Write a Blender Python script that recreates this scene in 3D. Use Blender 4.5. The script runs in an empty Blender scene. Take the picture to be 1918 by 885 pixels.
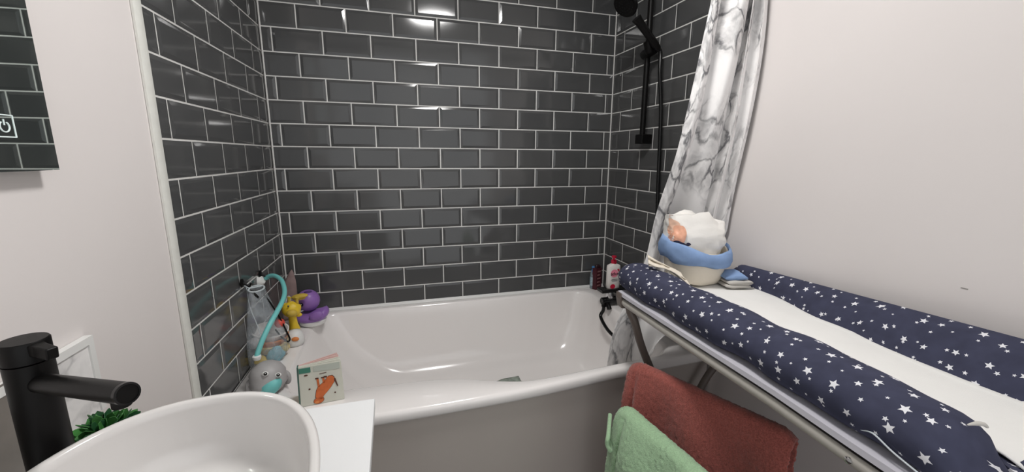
import bpy, math, random
from mathutils import Vector, Matrix, noise
random.seed(7)
scn = bpy.context.scene
COL = scn.collection
PI = math.pi

# ------------------------------------------------------------------ camera numbers (measured from the tile grid)
CAM = Vector((0.4626, -2.1064, 1.3336))
RX = Vector((0.9589, -0.2838, 0.0071)).normalized()
FW = Vector((0.2798, 0.9405, -0.1927)).normalized()
UP = RX.cross(FW).normalized()
RX = FW.cross(UP).normalized()
FPX = 762.53
def ray(px, py):
    return FW + RX * ((px - 959) / FPX) - UP * ((py - 442.5) / FPX)
def at(px, py, x=None, y=None, z=None):
    """a world point on the sight line of a photo pixel at a known depth plane"""
    d = ray(px, py)
    if x is not None: t = (x - CAM.x) / d.x
    elif y is not None: t = (y - CAM.y) / d.y
    else: t = (z - CAM.z) / d.z
    return CAM + d * t

# ------------------------------------------------------------------ materials
def lin(c):
    return tuple((v / 12.92 if v <= .04045 else ((v + .055) / 1.055) ** 2.4) for v in c)
def rgb(r, g, b): return lin((r / 255, g / 255, b / 255)) + (1,)
class N:
    def __init__(s, name):
        s.m = bpy.data.materials.new(name); s.m.use_nodes = True
        s.t = s.m.node_tree; s.b = s.t.nodes['Principled BSDF']
    def n(s, typ, **kw):
        o = s.t.nodes.new(typ)
        for k, v in kw.items():
            if k in o.inputs: o.inputs[k].default_value = v
            else: setattr(o, k, v)
        return o
    def l(s, a, b): s.t.links.new(a, b)
    def math(s, op, a, b=None, c=None):
        o = s.t.nodes.new('ShaderNodeMath'); o.operation = op
        for i, v in enumerate((a, b, c)):
            if v is None: continue
            if isinstance(v, (int, float)): o.inputs[i].default_value = v
            else: s.l(v, o.inputs[i])
        return o.outputs[0]
    def mix(s, f, a, b):
        o = s.t.nodes.new('ShaderNodeMix'); o.data_type = 'RGBA'
        for i, v in ((0, f), (6, a), (7, b)):
            if isinstance(v, (int, float, tuple)): o.inputs[i].default_value = v
            else: s.l(v, o.inputs[i])
        return o.outputs[2]
    def ramp(s, f, stops):
        o = s.t.nodes.new('ShaderNodeValToRGB'); e = o.color_ramp.elements
        while len(e) < len(stops): e.new(.5)
        for i, (p, c) in enumerate(stops): e[i].position = p; e[i].color = c
        s.l(f, o.inputs[0]); return o.outputs[0]
    def bump(s, h, strength, dist=.001):
        o = s.n('ShaderNodeBump'); o.inputs['Strength'].default_value = strength; o.inputs['Distance'].default_value = dist
        s.l(h, o.inputs['Height']); s.l(o.outputs[0], s.b.inputs['Normal'])
def mat(name, col, rough=.5, metal=0, var=0, scale=20, bump=0, bscale=200, bdist=.001, spec=.5, coat=0, sheen=0, trans=0, ior=1.45, emit=0):
    n = N(name); b = n.b
    b.inputs['Base Color'].default_value = col; b.inputs['Roughness'].default_value = rough
    b.inputs['Metallic'].default_value = metal; b.inputs['Specular IOR Level'].default_value = spec
    b.inputs['Coat Weight'].default_value = coat; b.inputs['Sheen Weight'].default_value = sheen
    b.inputs['Transmission Weight'].default_value = trans; b.inputs['IOR'].default_value = ior
    if emit:
        b.inputs['Emission Color'].default_value = col; b.inputs['Emission Strength'].default_value = emit
    tc = n.n('ShaderNodeTexCoord')
    if var:
        t = n.n('ShaderNodeTexNoise', Scale=scale, Detail=4.0); n.l(tc.outputs['Object'], t.inputs['Vector'])
        lo = tuple(max(0, c * (1 - var)) for c in col[:3]) + (1,); hi = tuple(min(1, c * (1 + var)) for c in col[:3]) + (1,)
        n.l(n.ramp(t.outputs['Fac'], [(.3, lo), (.7, hi)]), b.inputs['Base Color'])
    if bump:
        t = n.n('ShaderNodeTexNoise', Scale=bscale, Detail=3.0); n.l(tc.outputs['Object'], t.inputs['Vector'])
        n.bump(t.outputs['Fac'], bump, bdist)
    return n.m

M = {}
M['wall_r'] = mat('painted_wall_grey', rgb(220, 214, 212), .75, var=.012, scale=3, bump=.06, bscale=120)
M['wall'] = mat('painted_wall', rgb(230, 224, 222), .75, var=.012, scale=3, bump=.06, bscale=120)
M['ceiling'] = mat('ceiling_paint', rgb(238, 236, 232), .8, var=.01)
M['floor'] = mat('floor_tile', rgb(84, 76, 72), .5, var=.1, scale=6)
M['grout'] = mat('grout', rgb(224, 223, 220), .8, var=.05, scale=60)
M['trim'] = mat('white_trim', rgb(226, 226, 220), .5, var=.04, scale=40)
M['acrylic'] = mat('bath_acrylic', rgb(246, 242, 240), .16, coat=.3, var=.01, scale=2)
M['ceramic'] = mat('basin_ceramic', rgb(222, 219, 217), .12, coat=.3)
M['panel'] = mat('bath_panel_board', rgb(186, 178, 172), .4, var=.02, scale=3)
M['worktop'] = mat('worktop_white', rgb(232, 233, 234), .4, var=.006)
M['black'] = mat('matte_black_metal', rgb(12, 11, 11), .42, var=.1, scale=30, spec=.25)
M['blackgloss'] = mat('black_plastic', rgb(16, 16, 17), .25)
M['chrome'] = mat('chrome', rgb(210, 210, 212), .12, metal=1)
M['mirror'] = mat('mirror_glass', rgb(205, 214, 210), .015, metal=1)
M['white'] = mat('white_plastic', rgb(232, 232, 230), .4)
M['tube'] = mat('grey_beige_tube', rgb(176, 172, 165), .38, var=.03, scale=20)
M['shaded_tube'] = mat('shaded_grey_beige_tube', rgb(104, 94, 88), .4, var=.05, scale=20)  # grey-beige tube with the shade under the table put into its colour
M['board'] = mat('lavender_white_board', rgb(205, 203, 212), .45)
M['liner'] = mat('white_terry_liner', rgb(236, 235, 232), .95, var=.015, scale=14, bump=.5, bscale=700, bdist=.0012, spec=.1)
M['red_terry'] = mat('rust_red_terry', rgb(156, 88, 80), .95, var=.28, scale=260, bump=.7, bscale=420, bdist=.003, spec=.05, sheen=.3)
M['green_terry'] = mat('mint_green_terry', rgb(164, 196, 158), .95, var=.12, scale=260, bump=.7, bscale=420, bdist=.003, spec=.05, sheen=.3)
M['blue_cloth'] = mat('powder_blue_cloth', rgb(134, 160, 200), .9, var=.08, scale=25, bump=.3, bscale=500, spec=.1)
M['cream_cloth'] = mat('cream_cloth', rgb(222, 213, 198), .9, var=.03, scale=20, bump=.3, bscale=500, spec=.1)
M['grey_cloth'] = mat('grey_muslin', rgb(196, 192, 186), .9, var=.05, scale=25, bump=.3, bscale=500, spec=.1)
M['film'] = mat('white_plastic_film', rgb(235, 232, 227), .28, bump=.35, bscale=28, bdist=.004)
M['skin'] = mat('printed_skin_tone', rgb(226, 168, 140), .35, var=.15, scale=40)
M['print_navy'] = mat('printed_navy', rgb(52, 50, 70), .35)
M['print_pale'] = mat('printed_pale_orange', rgb(236, 196, 172), .35)
M['elephant'] = mat('soft_grey_plastic', rgb(172, 170, 170), .45)
M['teal'] = mat('aqua_plastic', rgb(118, 198, 196), .45)
M['teal_dark'] = mat('teal_print', rgb(70, 130, 112), .5)
M['purple'] = mat('purple_plastic', rgb(150, 110, 184), .35)
M['purple_dark'] = mat('deep_purple', rgb(84, 56, 120), .4)
M['yellow'] = mat('yellow_rubber', rgb(232, 198, 56), .45)
M['yellow_dull'] = mat('mustard_rubber', rgb(206, 176, 74), .5)
M['red'] = mat('red_plastic', rgb(214, 80, 66), .4)
M['orange'] = mat('orange_plastic', rgb(222, 138, 78), .45)
M['pale_blue'] = mat('pale_blue_plastic', rgb(134, 192, 206), .4)
M['pale_yellow'] = mat('pale_yellow_plastic', rgb(232, 214, 150), .4)
M['mauve'] = mat('mauve_grey_fabric', rgb(150, 128, 126), .85, var=.15, scale=30, bump=.4, bscale=300)
M['eye'] = mat('eye_black', rgb(14, 13, 14), .15)
M['crimson'] = mat('crimson_plastic', rgb(196, 28, 60), .35)
M['pink'] = mat('pink_print', rgb(244, 146, 168), .5)
M['label_grey'] = mat('print_grey', rgb(150, 150, 152), .5)
M['lotion'] = mat('lotion_white', rgb(238, 234, 230), .35)
M['print_black'] = mat('print_black', rgb(40, 30, 34), .5)
M['maroon'] = mat('maroon_carton', rgb(74, 26, 36), .45, var=.1)
M['maroon_dark'] = mat('dark_maroon', rgb(44, 20, 26), .4)
M['maroon_print'] = mat('carton_print', rgb(160, 116, 116), .5)
M['clear_blue'] = mat('pale_blue_bottle', rgb(186, 208, 218), .15, trans=.55)
M['bottle_label'] = mat('bottle_label', rgb(170, 190, 200), .5, var=.2, scale=120)
M['cap_blue'] = mat('cap_blue', rgb(84, 154, 214), .35)
M['leaf'] = mat('leaf_green', rgb(62, 122, 58), .55, var=.35, scale=60)
M['leaf_dark'] = mat('leaf_deep_green', rgb(38, 88, 50), .55, var=.3, scale=60)
M['pot'] = mat('stone_pot', rgb(196, 186, 172), .7, var=.1, scale=40)
M['page'] = mat('book_cover', rgb(208, 208, 196), .45, var=.02)
M['page_pink'] = mat('book_page_pink', rgb(228, 192, 186), .55)
M['page_white'] = mat('book_page_white', rgb(226, 226, 214), .55)
M['spine'] = mat('book_spine', rgb(74, 100, 92), .5)
M['animal'] = mat('drawn_animal_orange', rgb(206, 108, 58), .5, var=.12, scale=60)
M['brown_line'] = mat('drawn_outline_brown', rgb(92, 56, 44), .5)
M['pale_print'] = mat('pale_print', rgb(186, 192, 182), .5)
M['splash'] = None
M['sponge'] = mat('grey_green_sponge', rgb(150, 160, 150), .8, var=.3, scale=45)

def tile_mat():
    n = N('dark_glazed_tile'); b = n.b
    tc = n.n('ShaderNodeTexCoord')
    t = n.n('ShaderNodeTexNoise', Scale=2.2, Detail=2.0); n.l(tc.outputs['Object'], t.inputs['Vector'])
    n.l(n.ramp(t.outputs['Fac'], [(.3, rgb(74, 75, 76)), (.7, rgb(84, 84, 84))]), b.inputs['Base Color'])
    b.inputs['Roughness'].default_value = .1; b.inputs['Specular IOR Level'].default_value = .5
    t2 = n.n('ShaderNodeTexNoise', Scale=9.0, Detail=1.0); n.l(tc.outputs['Object'], t2.inputs['Vector'])
    n.bump(t2.outputs['Fac'], .12, .004)
    return n.m
M['tile'] = tile_mat()

def marble_mat(name, scale=1.0, amount=1.0):
    n = N(name); b = n.b
    uv = n.n('ShaderNodeUVMap')
    mp = n.n('ShaderNodeMapping'); mp.inputs['Scale'].default_value = (scale, scale, scale); n.l(uv.outputs[0], mp.inputs[0])
    w = n.n('ShaderNodeTexNoise', Scale=3.2, Detail=5.0); n.l(mp.outputs[0], w.inputs['Vector'])
    add = n.n('ShaderNodeVectorMath', operation='MULTIPLY_ADD'); n.l(w.outputs['Color'], add.inputs[0])
    add.inputs[1].default_value = (.42, .42, .42); n.l(mp.outputs[0], add.inputs[2])
    v = n.n('ShaderNodeTexVoronoi', feature='DISTANCE_TO_EDGE', Scale=5.5); n.l(add.outputs[0], v.inputs['Vector'])
    vein = n.math('SUBTRACT', 1.0, n.math('MULTIPLY', v.outputs['Distance'], 13.0)); vein = n.math('MAXIMUM', vein, 0.0)
    m = n.n('ShaderNodeTexNoise', Scale=2.1, Detail=3.0); n.l(add.outputs[0], m.inputs['Vector'])
    mask = n.ramp(m.outputs['Fac'], [(.40, (0, 0, 0, 1)), (.56, (1, 1, 1, 1))])
    g = n.n('ShaderNodeTexNoise', Scale=11.0, Detail=6.0); n.l(add.outputs[0], g.inputs['Vector'])
    cloud = n.ramp(g.outputs['Fac'], [(.40, (0, 0, 0, 1)), (.70, (1, 1, 1, 1))])
    dark = n.math('MULTIPLY', n.math('ADD', n.math('MULTIPLY', vein, 1.0), n.math('MULTIPLY', cloud, .75)), mask)
    dark = n.math('MINIMUM', n.math('MULTIPLY', dark, amount), .9)
    n.l(n.mix(dark, rgb(240, 238, 237), rgb(96, 96, 100)), b.inputs['Base Color'])
    b.inputs['Roughness'].default_value = .5; b.inputs['Specular IOR Level'].default_value = .3
    return n.m
M['curtain'] = marble_mat('marble_print_fabric', 1.45, .85)
M['mottled_grey'] = mat('mottled_grey', rgb(124, 118, 112), .35, var=.16, scale=14)
M['splash'] = marble_mat('marble_splashback', 1.6, .25)

def star_mat():
    n = N('navy_star_cotton'); b = n.b
    uv = n.n('ShaderNodeUVMap')
    fac = None
    for (sc, r0, r1, off, pr) in ((21.0, .12, .20, 0.0, .0), (27.0, .08, .13, 3.7, .0)):
        mp = n.n('ShaderNodeMapping'); mp.inputs['Location'].default_value = (off, off * 1.7, 0); n.l(uv.outputs[0], mp.inputs[0])
        v = n.n('ShaderNodeTexVoronoi', voronoi_dimensions='2D', feature='F1', Scale=sc, Randomness=.55); n.l(mp.outputs[0], v.inputs['Vector'])
        sub = n.n('ShaderNodeVectorMath', operation='SUBTRACT'); n.l(mp.outputs[0], sub.inputs[0]); n.l(v.outputs['Position'], sub.inputs[1])
        sep = n.n('ShaderNodeSeparateXYZ'); n.l(sub.outputs[0], sep.inputs[0])
        cs = n.n('ShaderNodeSeparateColor'); n.l(v.outputs['Color'], cs.inputs[0])
        ang = n.math('ARCTAN2', sep.outputs[1], sep.outputs[0])
        ang = n.math('ADD', n.math('ADD', ang, n.math('MULTIPLY', cs.outputs[0], 6.28)), 20 * PI)
        a = n.math('ABSOLUTE', n.math('SUBTRACT', n.math('MODULO', ang, 2 * PI / 5), PI / 5))
        r = n.math('MULTIPLY', v.outputs['Distance'], 1.0)
        R = n.math('DIVIDE', n.math('MULTIPLY_ADD', cs.outputs[1], r1 - r0, r0), 1.0)
        # star edge from the tip (R,0) to the notch (.45R at 36 degrees)
        ix, iy = .45 * math.cos(PI / 5), .45 * math.sin(PI / 5)
        nx, ny = iy, 1 - ix
        lhs = n.math('ADD', n.math('MULTIPLY', n.math('MULTIPLY', r, n.math('COSINE', a)), nx), n.math('MULTIPLY', n.math('MULTIPLY', r, n.math('SINE', a)), ny))
        ins = n.math('LESS_THAN', lhs, n.math('MULTIPLY', R, nx))
        fac = ins if fac is None else n.math('MAXIMUM', fac, ins)
    t = n.n('ShaderNodeTexNoise', Scale=30.0); tc = n.n('ShaderNodeTexCoord'); n.l(tc.outputs['Object'], t.inputs['Vector'])
    base = n.ramp(t.outputs['Fac'], [(.3, rgb(58, 60, 78)), (.7, rgb(66, 68, 88))])
    n.l(n.mix(fac, base, rgb(226, 226, 230)), b.inputs['Base Color'])
    b.inputs['Roughness'].default_value = .85; b.inputs['Specular IOR Level'].default_value = .15
    n.bump(t.outputs['Fac'], .25, .004)
    return n.m
M['stars'] = star_mat()

def mesh_bag_mat():
    n = N('white_net'); t = n.t
    n.b.inputs['Base Color'].default_value = rgb(196, 204, 210); n.b.inputs['Roughness'].default_value = .6
    tr = n.n('ShaderNodeBsdfTransparent'); mx = n.n('ShaderNodeMixShader')
    tc = n.n('ShaderNodeTexCoord')
    ns = n.n('ShaderNodeTexNoise', Scale=22.0, Detail=2.0); n.l(tc.outputs['Object'], ns.inputs['Vector'])
    f = n.ramp(ns.outputs['Fac'], [(.3, (.15, .15, .15, 1)), (.72, (.46, .46, .46, 1))])
    n.l(f, mx.inputs[0]); n.l(tr.outputs[0], mx.inputs[1]); n.l(n.b.outputs[0], mx.inputs[2])
    n.l(mx.outputs[0], t.nodes['Material Output'].inputs[0])
    return n.m
M['net'] = mesh_bag_mat()
M['net_seam'] = mat('net_binding', rgb(206, 214, 218), .7)

# ------------------------------------------------------------------ mesh builder
class MB:
    def __init__(s): s.v = []; s.f = []; s.mi = []; s.uv = {}; s.m = 0
    def add(s, vs, fs, mi=None, uvs=None):
        b = len(s.v); s.v.extend(Vector(p) for p in vs)
        for k, f in enumerate(fs):
            if uvs: s.uv[len(s.f)] = [uvs[i] for i in f]
            s.f.append(tuple(b + i for i in f)); s.mi.append(s.m if mi is None else mi)
        return s
    def box(s, lo, hi, mi=None, rot=None, piv=None):
        (a, b, c), (d, e, f) = lo, hi
        vs = [(a, b, c), (d, b, c), (d, e, c), (a, e, c), (a, b, f), (d, b, f), (d, e, f), (a, e, f)]
        if rot is not None:
            pv = Vector(piv) if piv is not None else (Vector(lo) + Vector(hi)) / 2
            vs = [rot @ (Vector(p) - pv) + pv for p in vs]
        return s.add(vs, [(0, 3, 2, 1), (4, 5, 6, 7), (0, 1, 5, 4), (1, 2, 6, 5), (2, 3, 7, 6), (3, 0, 4, 7)], mi)
    def loft(s, rings, closed=True, cap0=False, cap1=False, mi=None, uvr=None):
        n = len(rings[0]); vs = [p for r in rings for p in r]; fs = []; uvs = [q for r in uvr for q in r] if uvr else None
        for i in range(len(rings) - 1):
            for j in range(n if closed else n - 1):
                k = (j + 1) % n
                fs.append((i * n + j, i * n + k, (i + 1) * n + k, (i + 1) * n + j))
        if cap0: fs.append(tuple(range(n - 1, -1, -1)))
        if cap1: fs.append(tuple((len(rings) - 1) * n + j for j in range(n)))
        return s.add(vs, fs, mi, uvs)
    def tube(s, pts, r, seg=14, caps=True, mi=None, flat=None):
        pts = [Vector(p) for p in pts]; n = len(pts)
        rr = r if isinstance(r, (list, tuple)) else [r] * n
        rings = []; up = None
        for i in range(n):
            t = (pts[min(i + 1, n - 1)] - pts[max(i - 1, 0)]).normalized()
            if up is None:
                up = Vector((0, 0, 1)) if abs(t.z) < .9 else Vector((1, 0, 0))
            a = (up - t * up.dot(t)).normalized(); up = a; b = t.cross(a)
            rings.append([pts[i] + (a * math.cos(2 * PI * j / seg) + b * math.sin(2 * PI * j / seg)) * rr[i] for j in range(seg)])
        return s.loft(rings, True, caps, caps, mi)
    def lathe(s, prof, c, seg=40, axis=None, mi=None, caps=True):
        """prof = [(radius, height)] about axis (default up)"""
        c = Vector(c); ax = Vector(axis).normalized() if axis is not None else Vector((0, 0, 1))
        a = ax.orthogonal().normalized() if axis is not None else Vector((1, 0, 0)); b = ax.cross(a)
        rings = [[c + ax * h + (a * math.cos(2 * PI * j / seg) + b * math.sin(2 * PI * j / seg)) * max(r, 1e-5) for j in range(seg)] for r, h in prof]
        return s.loft(rings, True, caps, caps, mi)
    def ball(s, c, r, seg=28, rings=16, mi=None, rot=None, bump=0, bs=8):
        c = Vector(c); r = Vector((r, r, r)) if isinstance(r, (int, float)) else Vector(r)
        vs = []; fs = []
        for i in range(rings + 1):
            th = PI * i / rings
            for j in range(seg):
                ph = 2 * PI * j / seg
                p = Vector((math.sin(th) * math.cos(ph), math.sin(th) * math.sin(ph), math.cos(th)))
                k = 1 + (bump * noise.noise(p * bs * .3 + c * 7) if bump else 0)
                p = Vector((p.x * r.x, p.y * r.y, p.z * r.z)) * k
                if rot is not None: p = rot @ p
                vs.append(c + p)
        for i in range(rings):
            for j in range(seg):
                k = (j + 1) % seg
                fs.append((i * seg + j, (i + 1) * seg + j, (i + 1) * seg + k, i * seg + k))
        return s.add(vs, fs, mi)
    def grid(s, P, mi=None, UV=None):
        n, m = len(P), len(P[0])
        vs = [p for r in P for p in r]; uvs = [q for r in UV for q in r] if UV else None
        return s.add(vs, [(i * m + j, i * m + j + 1, (i + 1) * m + j + 1, (i + 1) * m + j) for i in range(n - 1) for j in range(m - 1)], mi, uvs)
    def poly(s, pts, depth, nrm, mi=None):
        """flat outline given some real thickness along nrm"""
        nrm = Vector(nrm); a = [Vector(p) for p in pts]; b = [p + nrm * depth for p in a]; n = len(a)
        return s.add(a + b, [tuple(range(n - 1, -1, -1)), tuple(range(n, 2 * n))] + [(i, (i + 1) % n, n + (i + 1) % n, n + i) for i in range(n)], mi)
    def build(s, name, mats, parent=None, smooth=True, bevel=0, sub=0, solid=0, loc=None, solid_off=0, angle=40):
        org = Vector(loc) if loc is not None else (WL[parent.name] if parent is not None else Vector((0, 0, 0)))
        me = bpy.data.meshes.new(name); me.from_pydata([tuple(p - org) for p in s.v], [], s.f)
        ms = mats if isinstance(mats, (list, tuple)) else [mats]
        for m in ms: me.materials.append(m)
        me.polygons.foreach_set('material_index', s.mi)
        if s.uv:
            ul = me.uv_layers.new(name='UVMap')
            for p in me.polygons:
                q = s.uv.get(p.index)
                if q:
                    for k, li in enumerate(p.loop_indices): ul.data[li].uv = q[k]
        if smooth:
            me.polygons.foreach_set('use_smooth', [True] * len(s.f))
            if angle < 180: me.set_sharp_from_angle(angle=math.radians(angle))
        me.update()
        o = bpy.data.objects.new(name, me); COL.objects.link(o)
        if parent is not None:
            o.parent = parent; o.location = org - WL[parent.name]
        else: o.location = org
        WL[o.name] = org
        if solid:
            md = o.modifiers.new('thick', 'SOLIDIFY'); md.thickness = solid; md.offset = solid_off
        if bevel:
            md = o.modifiers.new('bevel', 'BEVEL'); md.width = bevel; md.segments = 3; md.limit_method = 'ANGLE'
        if sub:
            md = o.modifiers.new('sub', 'SUBSURF'); md.levels = sub; md.render_levels = sub
        return o
WL = {}
def thing(name, label, cat, loc, group=None):
    o = bpy.data.objects.new(name, None); COL.objects.link(o); o.location = loc; o.empty_display_size = .05
    WL[o.name] = Vector(loc); o['label'] = label; o['category'] = cat
    if group: o['group'] = group
    return o
def tag(o, label, cat, group=None):
    o['label'] = label; o['category'] = cat
    if group: o['group'] = group
    return o
def struct(o): o['kind'] = 'structure'; return o
def crv(pts, n=12):
    """Catmull-Rom through points"""
    P = [Vector(p) for p in pts]; P = [P[0] * 2 - P[1]] + P + [P[-1] * 2 - P[-2]]; out = []
    for i in range(1, len(P) - 2):
        for k in range(n):
            t = k / n; a, b, c, d = P[i - 1], P[i], P[i + 1], P[i + 2]
            out.append(.5 * ((2 * b) + (c - a) * t + (2 * a - 5 * b + 4 * c - d) * t * t + (3 * b - a - 3 * c + d) * t ** 3))
    return out + [P[-2]]
def lerp_table(x, tab):
    if x <= tab[0][0]: return tab[0][1]
    for (a, b), (c, d) in zip(tab, tab[1:]):
        if x <= c:
            t = (x - a) / (c - a); return b + (d - b) * t
    return tab[-1][1]
def smooth_table(x, tab):
    if x <= tab[0][0]: return tab[0][1]
    for i in range(len(tab) - 1):
        a, b = tab[i]; c, d = tab[i + 1]
        if x <= c:
            t = (x - a) / (c - a)
            m0 = (d - tab[i - 1][1]) / (c - tab[i - 1][0]) if i > 0 else (d - b) / (c - a)
            m1 = (tab[i + 2][1] - b) / (tab[i + 2][0] - a) if i + 2 < len(tab) else (d - b) / (c - a)
            h = c - a
            return (2*t**3-3*t*t+1)*b + (t**3-2*t*t+t)*h*m0 + (-2*t**3+3*t*t)*d + (t**3-t*t)*h*m1
    return tab[-1][1]
def text_mesh(txt, size, origin, xdir, ydir, mb, mi, depth=.0004):
    cu = bpy.data.curves.new('lettering_curve', 'FONT'); cu.body = txt; cu.size = size; cu.align_x = 'CENTER'; cu.align_y = 'CENTER'; cu.offset = size * .012
    ob = bpy.data.objects.new('lettering_curve', cu); COL.objects.link(ob)
    dg = bpy.context.evaluated_depsgraph_get(); dg.update()
    me = bpy.data.meshes.new_from_object(ob.evaluated_get(dg))
    X = Vector(xdir).normalized(); Y = Vector(ydir).normalized(); Z = X.cross(Y)
    mb.add([Vector(origin) + X * v.co.x + Y * v.co.y + Z * depth for v in me.vertices], [tuple(p.vertices) for p in me.polygons], mi)
    bpy.data.objects.remove(ob); bpy.data.curves.remove(cu); bpy.data.meshes.remove(me)

# ------------------------------------------------------------------ the room
XL, XR, H, YF = -.0435, 1.6649, 2.4, -2.95
TH = -.0296                                  # the left wall leans a little off square
def LW(d, z, off=0.0):                       # d = distance from the back corner along the left wall
    return Vector((XL + d * math.sin(TH) + off * math.cos(TH), -d * math.cos(TH) + off * math.sin(TH), z))
L_END = 2.96
def slab(name, pts, nrm, t, m):
    a = [Vector(p) for p in pts]; mb = MB(); mb.poly([p for p in a], -t, nrm); return struct(mb.build(name, m, smooth=False))
floor = slab('floor', [(-.3, .15, 0), (1.9, .15, 0), (1.9, YF - .1, 0), (-.3, YF - .1, 0)], (0, 0, 1), .1, M['floor'])
ceil = slab('ceiling', [(-.3, .15, H), (1.9, .15, H), (1.9, YF - .1, H), (-.3, YF - .1, H)], (0, 0, -1), .1, M['ceiling'])
wb = slab('wall_back', [(XL - .2, 0.008, 0), (XR + .2, 0.008, 0), (XR + .2, 0.008, H), (XL - .2, 0.008, H)], (0, -1, 0), .1, M['wall'])
nl = Vector((math.cos(TH), math.sin(TH), 0))
wl = slab('wall_left', [LW(0, 0, -.008), LW(L_END, 0, -.008), LW(L_END, H, -.008), LW(0, H, -.008)], nl, .1, M['wall'])
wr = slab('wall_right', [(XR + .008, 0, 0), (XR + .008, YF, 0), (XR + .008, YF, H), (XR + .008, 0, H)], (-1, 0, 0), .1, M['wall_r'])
# tiling: bevelled brick-bond tiles on a grout bed
TW, RH, GAP = .203, .10083, .0052
ZTOP = 1.8737
def tiling(name, parent, P, length, offs, ks):
    """P(d, z, off) -> world; offs(k) -> first joint position"""
    mb = MB()
    zlo = ZTOP - (ks[-1] + 1) * RH; zhi = ZTOP - ks[0] * RH
    zhi = min(zhi, H - .001)
    mb.add([P(0, zlo, .0027), P(length, zlo, .0027), P(length, zhi, .0027), P(0, zhi, .0027)], [(0, 1, 2, 3)], 1)
    rn = random.Random(name)
    for k in ks:
        z1 = ZTOP - k * RH - GAP / 2; z0 = ZTOP - (k + 1) * RH + GAP / 2
        z1 = min(z1, H - .002)
        if z0 > z1 - .01: continue
        d0 = offs(k)
        while d0 > 0: d0 -= TW
        d = d0
        while d < length:
            full = (d + GAP / 2, d + TW - GAP / 2)
            a, b = max(full[0], .0015), min(full[1], length - .001); d += TW
            if b - a < .008: continue
            h0, h1, bw = .0032, .0056, .012
            tx, tz = rn.uniform(-.0009, .0009), rn.uniform(-.0007, .0007)
            ba = bw if a == full[0] else .0; bb = bw if b == full[1] else .0
            if b - a < .03: ba = min(ba, (b - a) * .35); bb = min(bb, (b - a) * .35)
            o = [P(a, z0, 0), P(b, z0, 0), P(b, z1, 0), P(a, z1, 0)]
            l = [P(a, z0, h0), P(b, z0, h0), P(b, z1, h0), P(a, z1, h0)]
            if ba == 0: l[0] = P(a, z0, h0); 
            t = [P(a + ba, z0 + bw, h1 + tx + tz), P(b - bb, z0 + bw, h1 - tx + tz), P(b - bb, z1 - bw, h1 - tx - tz), P(a + ba, z1 - bw, h1 + tx - tz)]
            fs = [(8, 9, 10, 11)]
            for i in range(4):
                j = (i + 1) % 4; fs += [(i, j, 4 + j, 4 + i), (4 + i, 4 + j, 8 + j, 8 + i)]
            mb.add(o + l + t, fs, 0)
    ob = mb.build(name, [M['tile'], M['grout']], parent, smooth=False)
    return ob
KS = list(range(-6, 14))
tiling('tiling', wb, lambda d, z, o: Vector((XL + d, .006 - o, z)), XR - XL, lambda k: (0 - XL) + (0 if k % 2 == 0 else TW / 2), KS)
LT = 4.3223 * TW
tiling('tiling', wl, lambda d, z, o: LW(d, z, o - .006), LT, lambda k: (.568 + (0 if k % 2 else .5)) * TW, KS)
tiling('tiling', wr, lambda d, z, o: Vector((XR + .006 - o, -d, z)), .845, lambda k: (.4254 + (0 if k % 2 else .5)) * TW, KS)
# white edge trim where the left tiling stops
mb = MB(); mb.loft([[LW(LT, z, -.007), LW(LT, z, -.001), LW(LT + .004, z, .0008), LW(LT + .026, z, .0008), LW(LT + .032, z, -.002), LW(LT + .032, z, -.007)] for z in (.5, 1.0, 1.6, 2.39)], True, True, True)
struct(mb.build('trim_1', M['trim']))
# corner sealant beads
for nm, x in (('trim_2', XL + .004), ('trim_3', XR - .003)):
    mb = MB(); mb.tube([(x, -.002, .56), (x, -.002, 2.39)], .0035, 8); struct(mb.build(nm, M['grout']))

mb = MB(); sp_ = at(1806, 541, x=XR + .007); mb.box((XR + .0072, sp_.y - .006, sp_.z - .0012), (XR + .0085, sp_.y + .006, sp_.z + .0012)); mb.build('scuff', mat('scuff_grey', rgb(150, 146, 142), .7), wr, smooth=False)
# ceiling lamp (the lamp whose glints show on the tiles)
lamp = thing('ceiling_light', 'round white flush ceiling light above the bathroom', 'light', (.82, -1.2, H))
mb = MB(); mb.lathe([(.165, 0), (.165, -.03), (.15, -.04), (.148, -.02), (0, -.02)], (.82, -1.2, H), 48); mb.build('lamp_rim', M['white'], lamp)
n = N('lamp_diffuser_glow'); n.b.inputs['Emission Color'].default_value = (1, .985, .965, 1); n.b.inputs['Emission Strength'].default_value = 50
mb = MB(); mb.lathe([(.147, -.022), (.147, -.04), (.13, -.052), (.08, -.06), (.0, -.062)], (.82, -1.2, H), 48); mb.build('diffuser', n.m, lamp)

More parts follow.
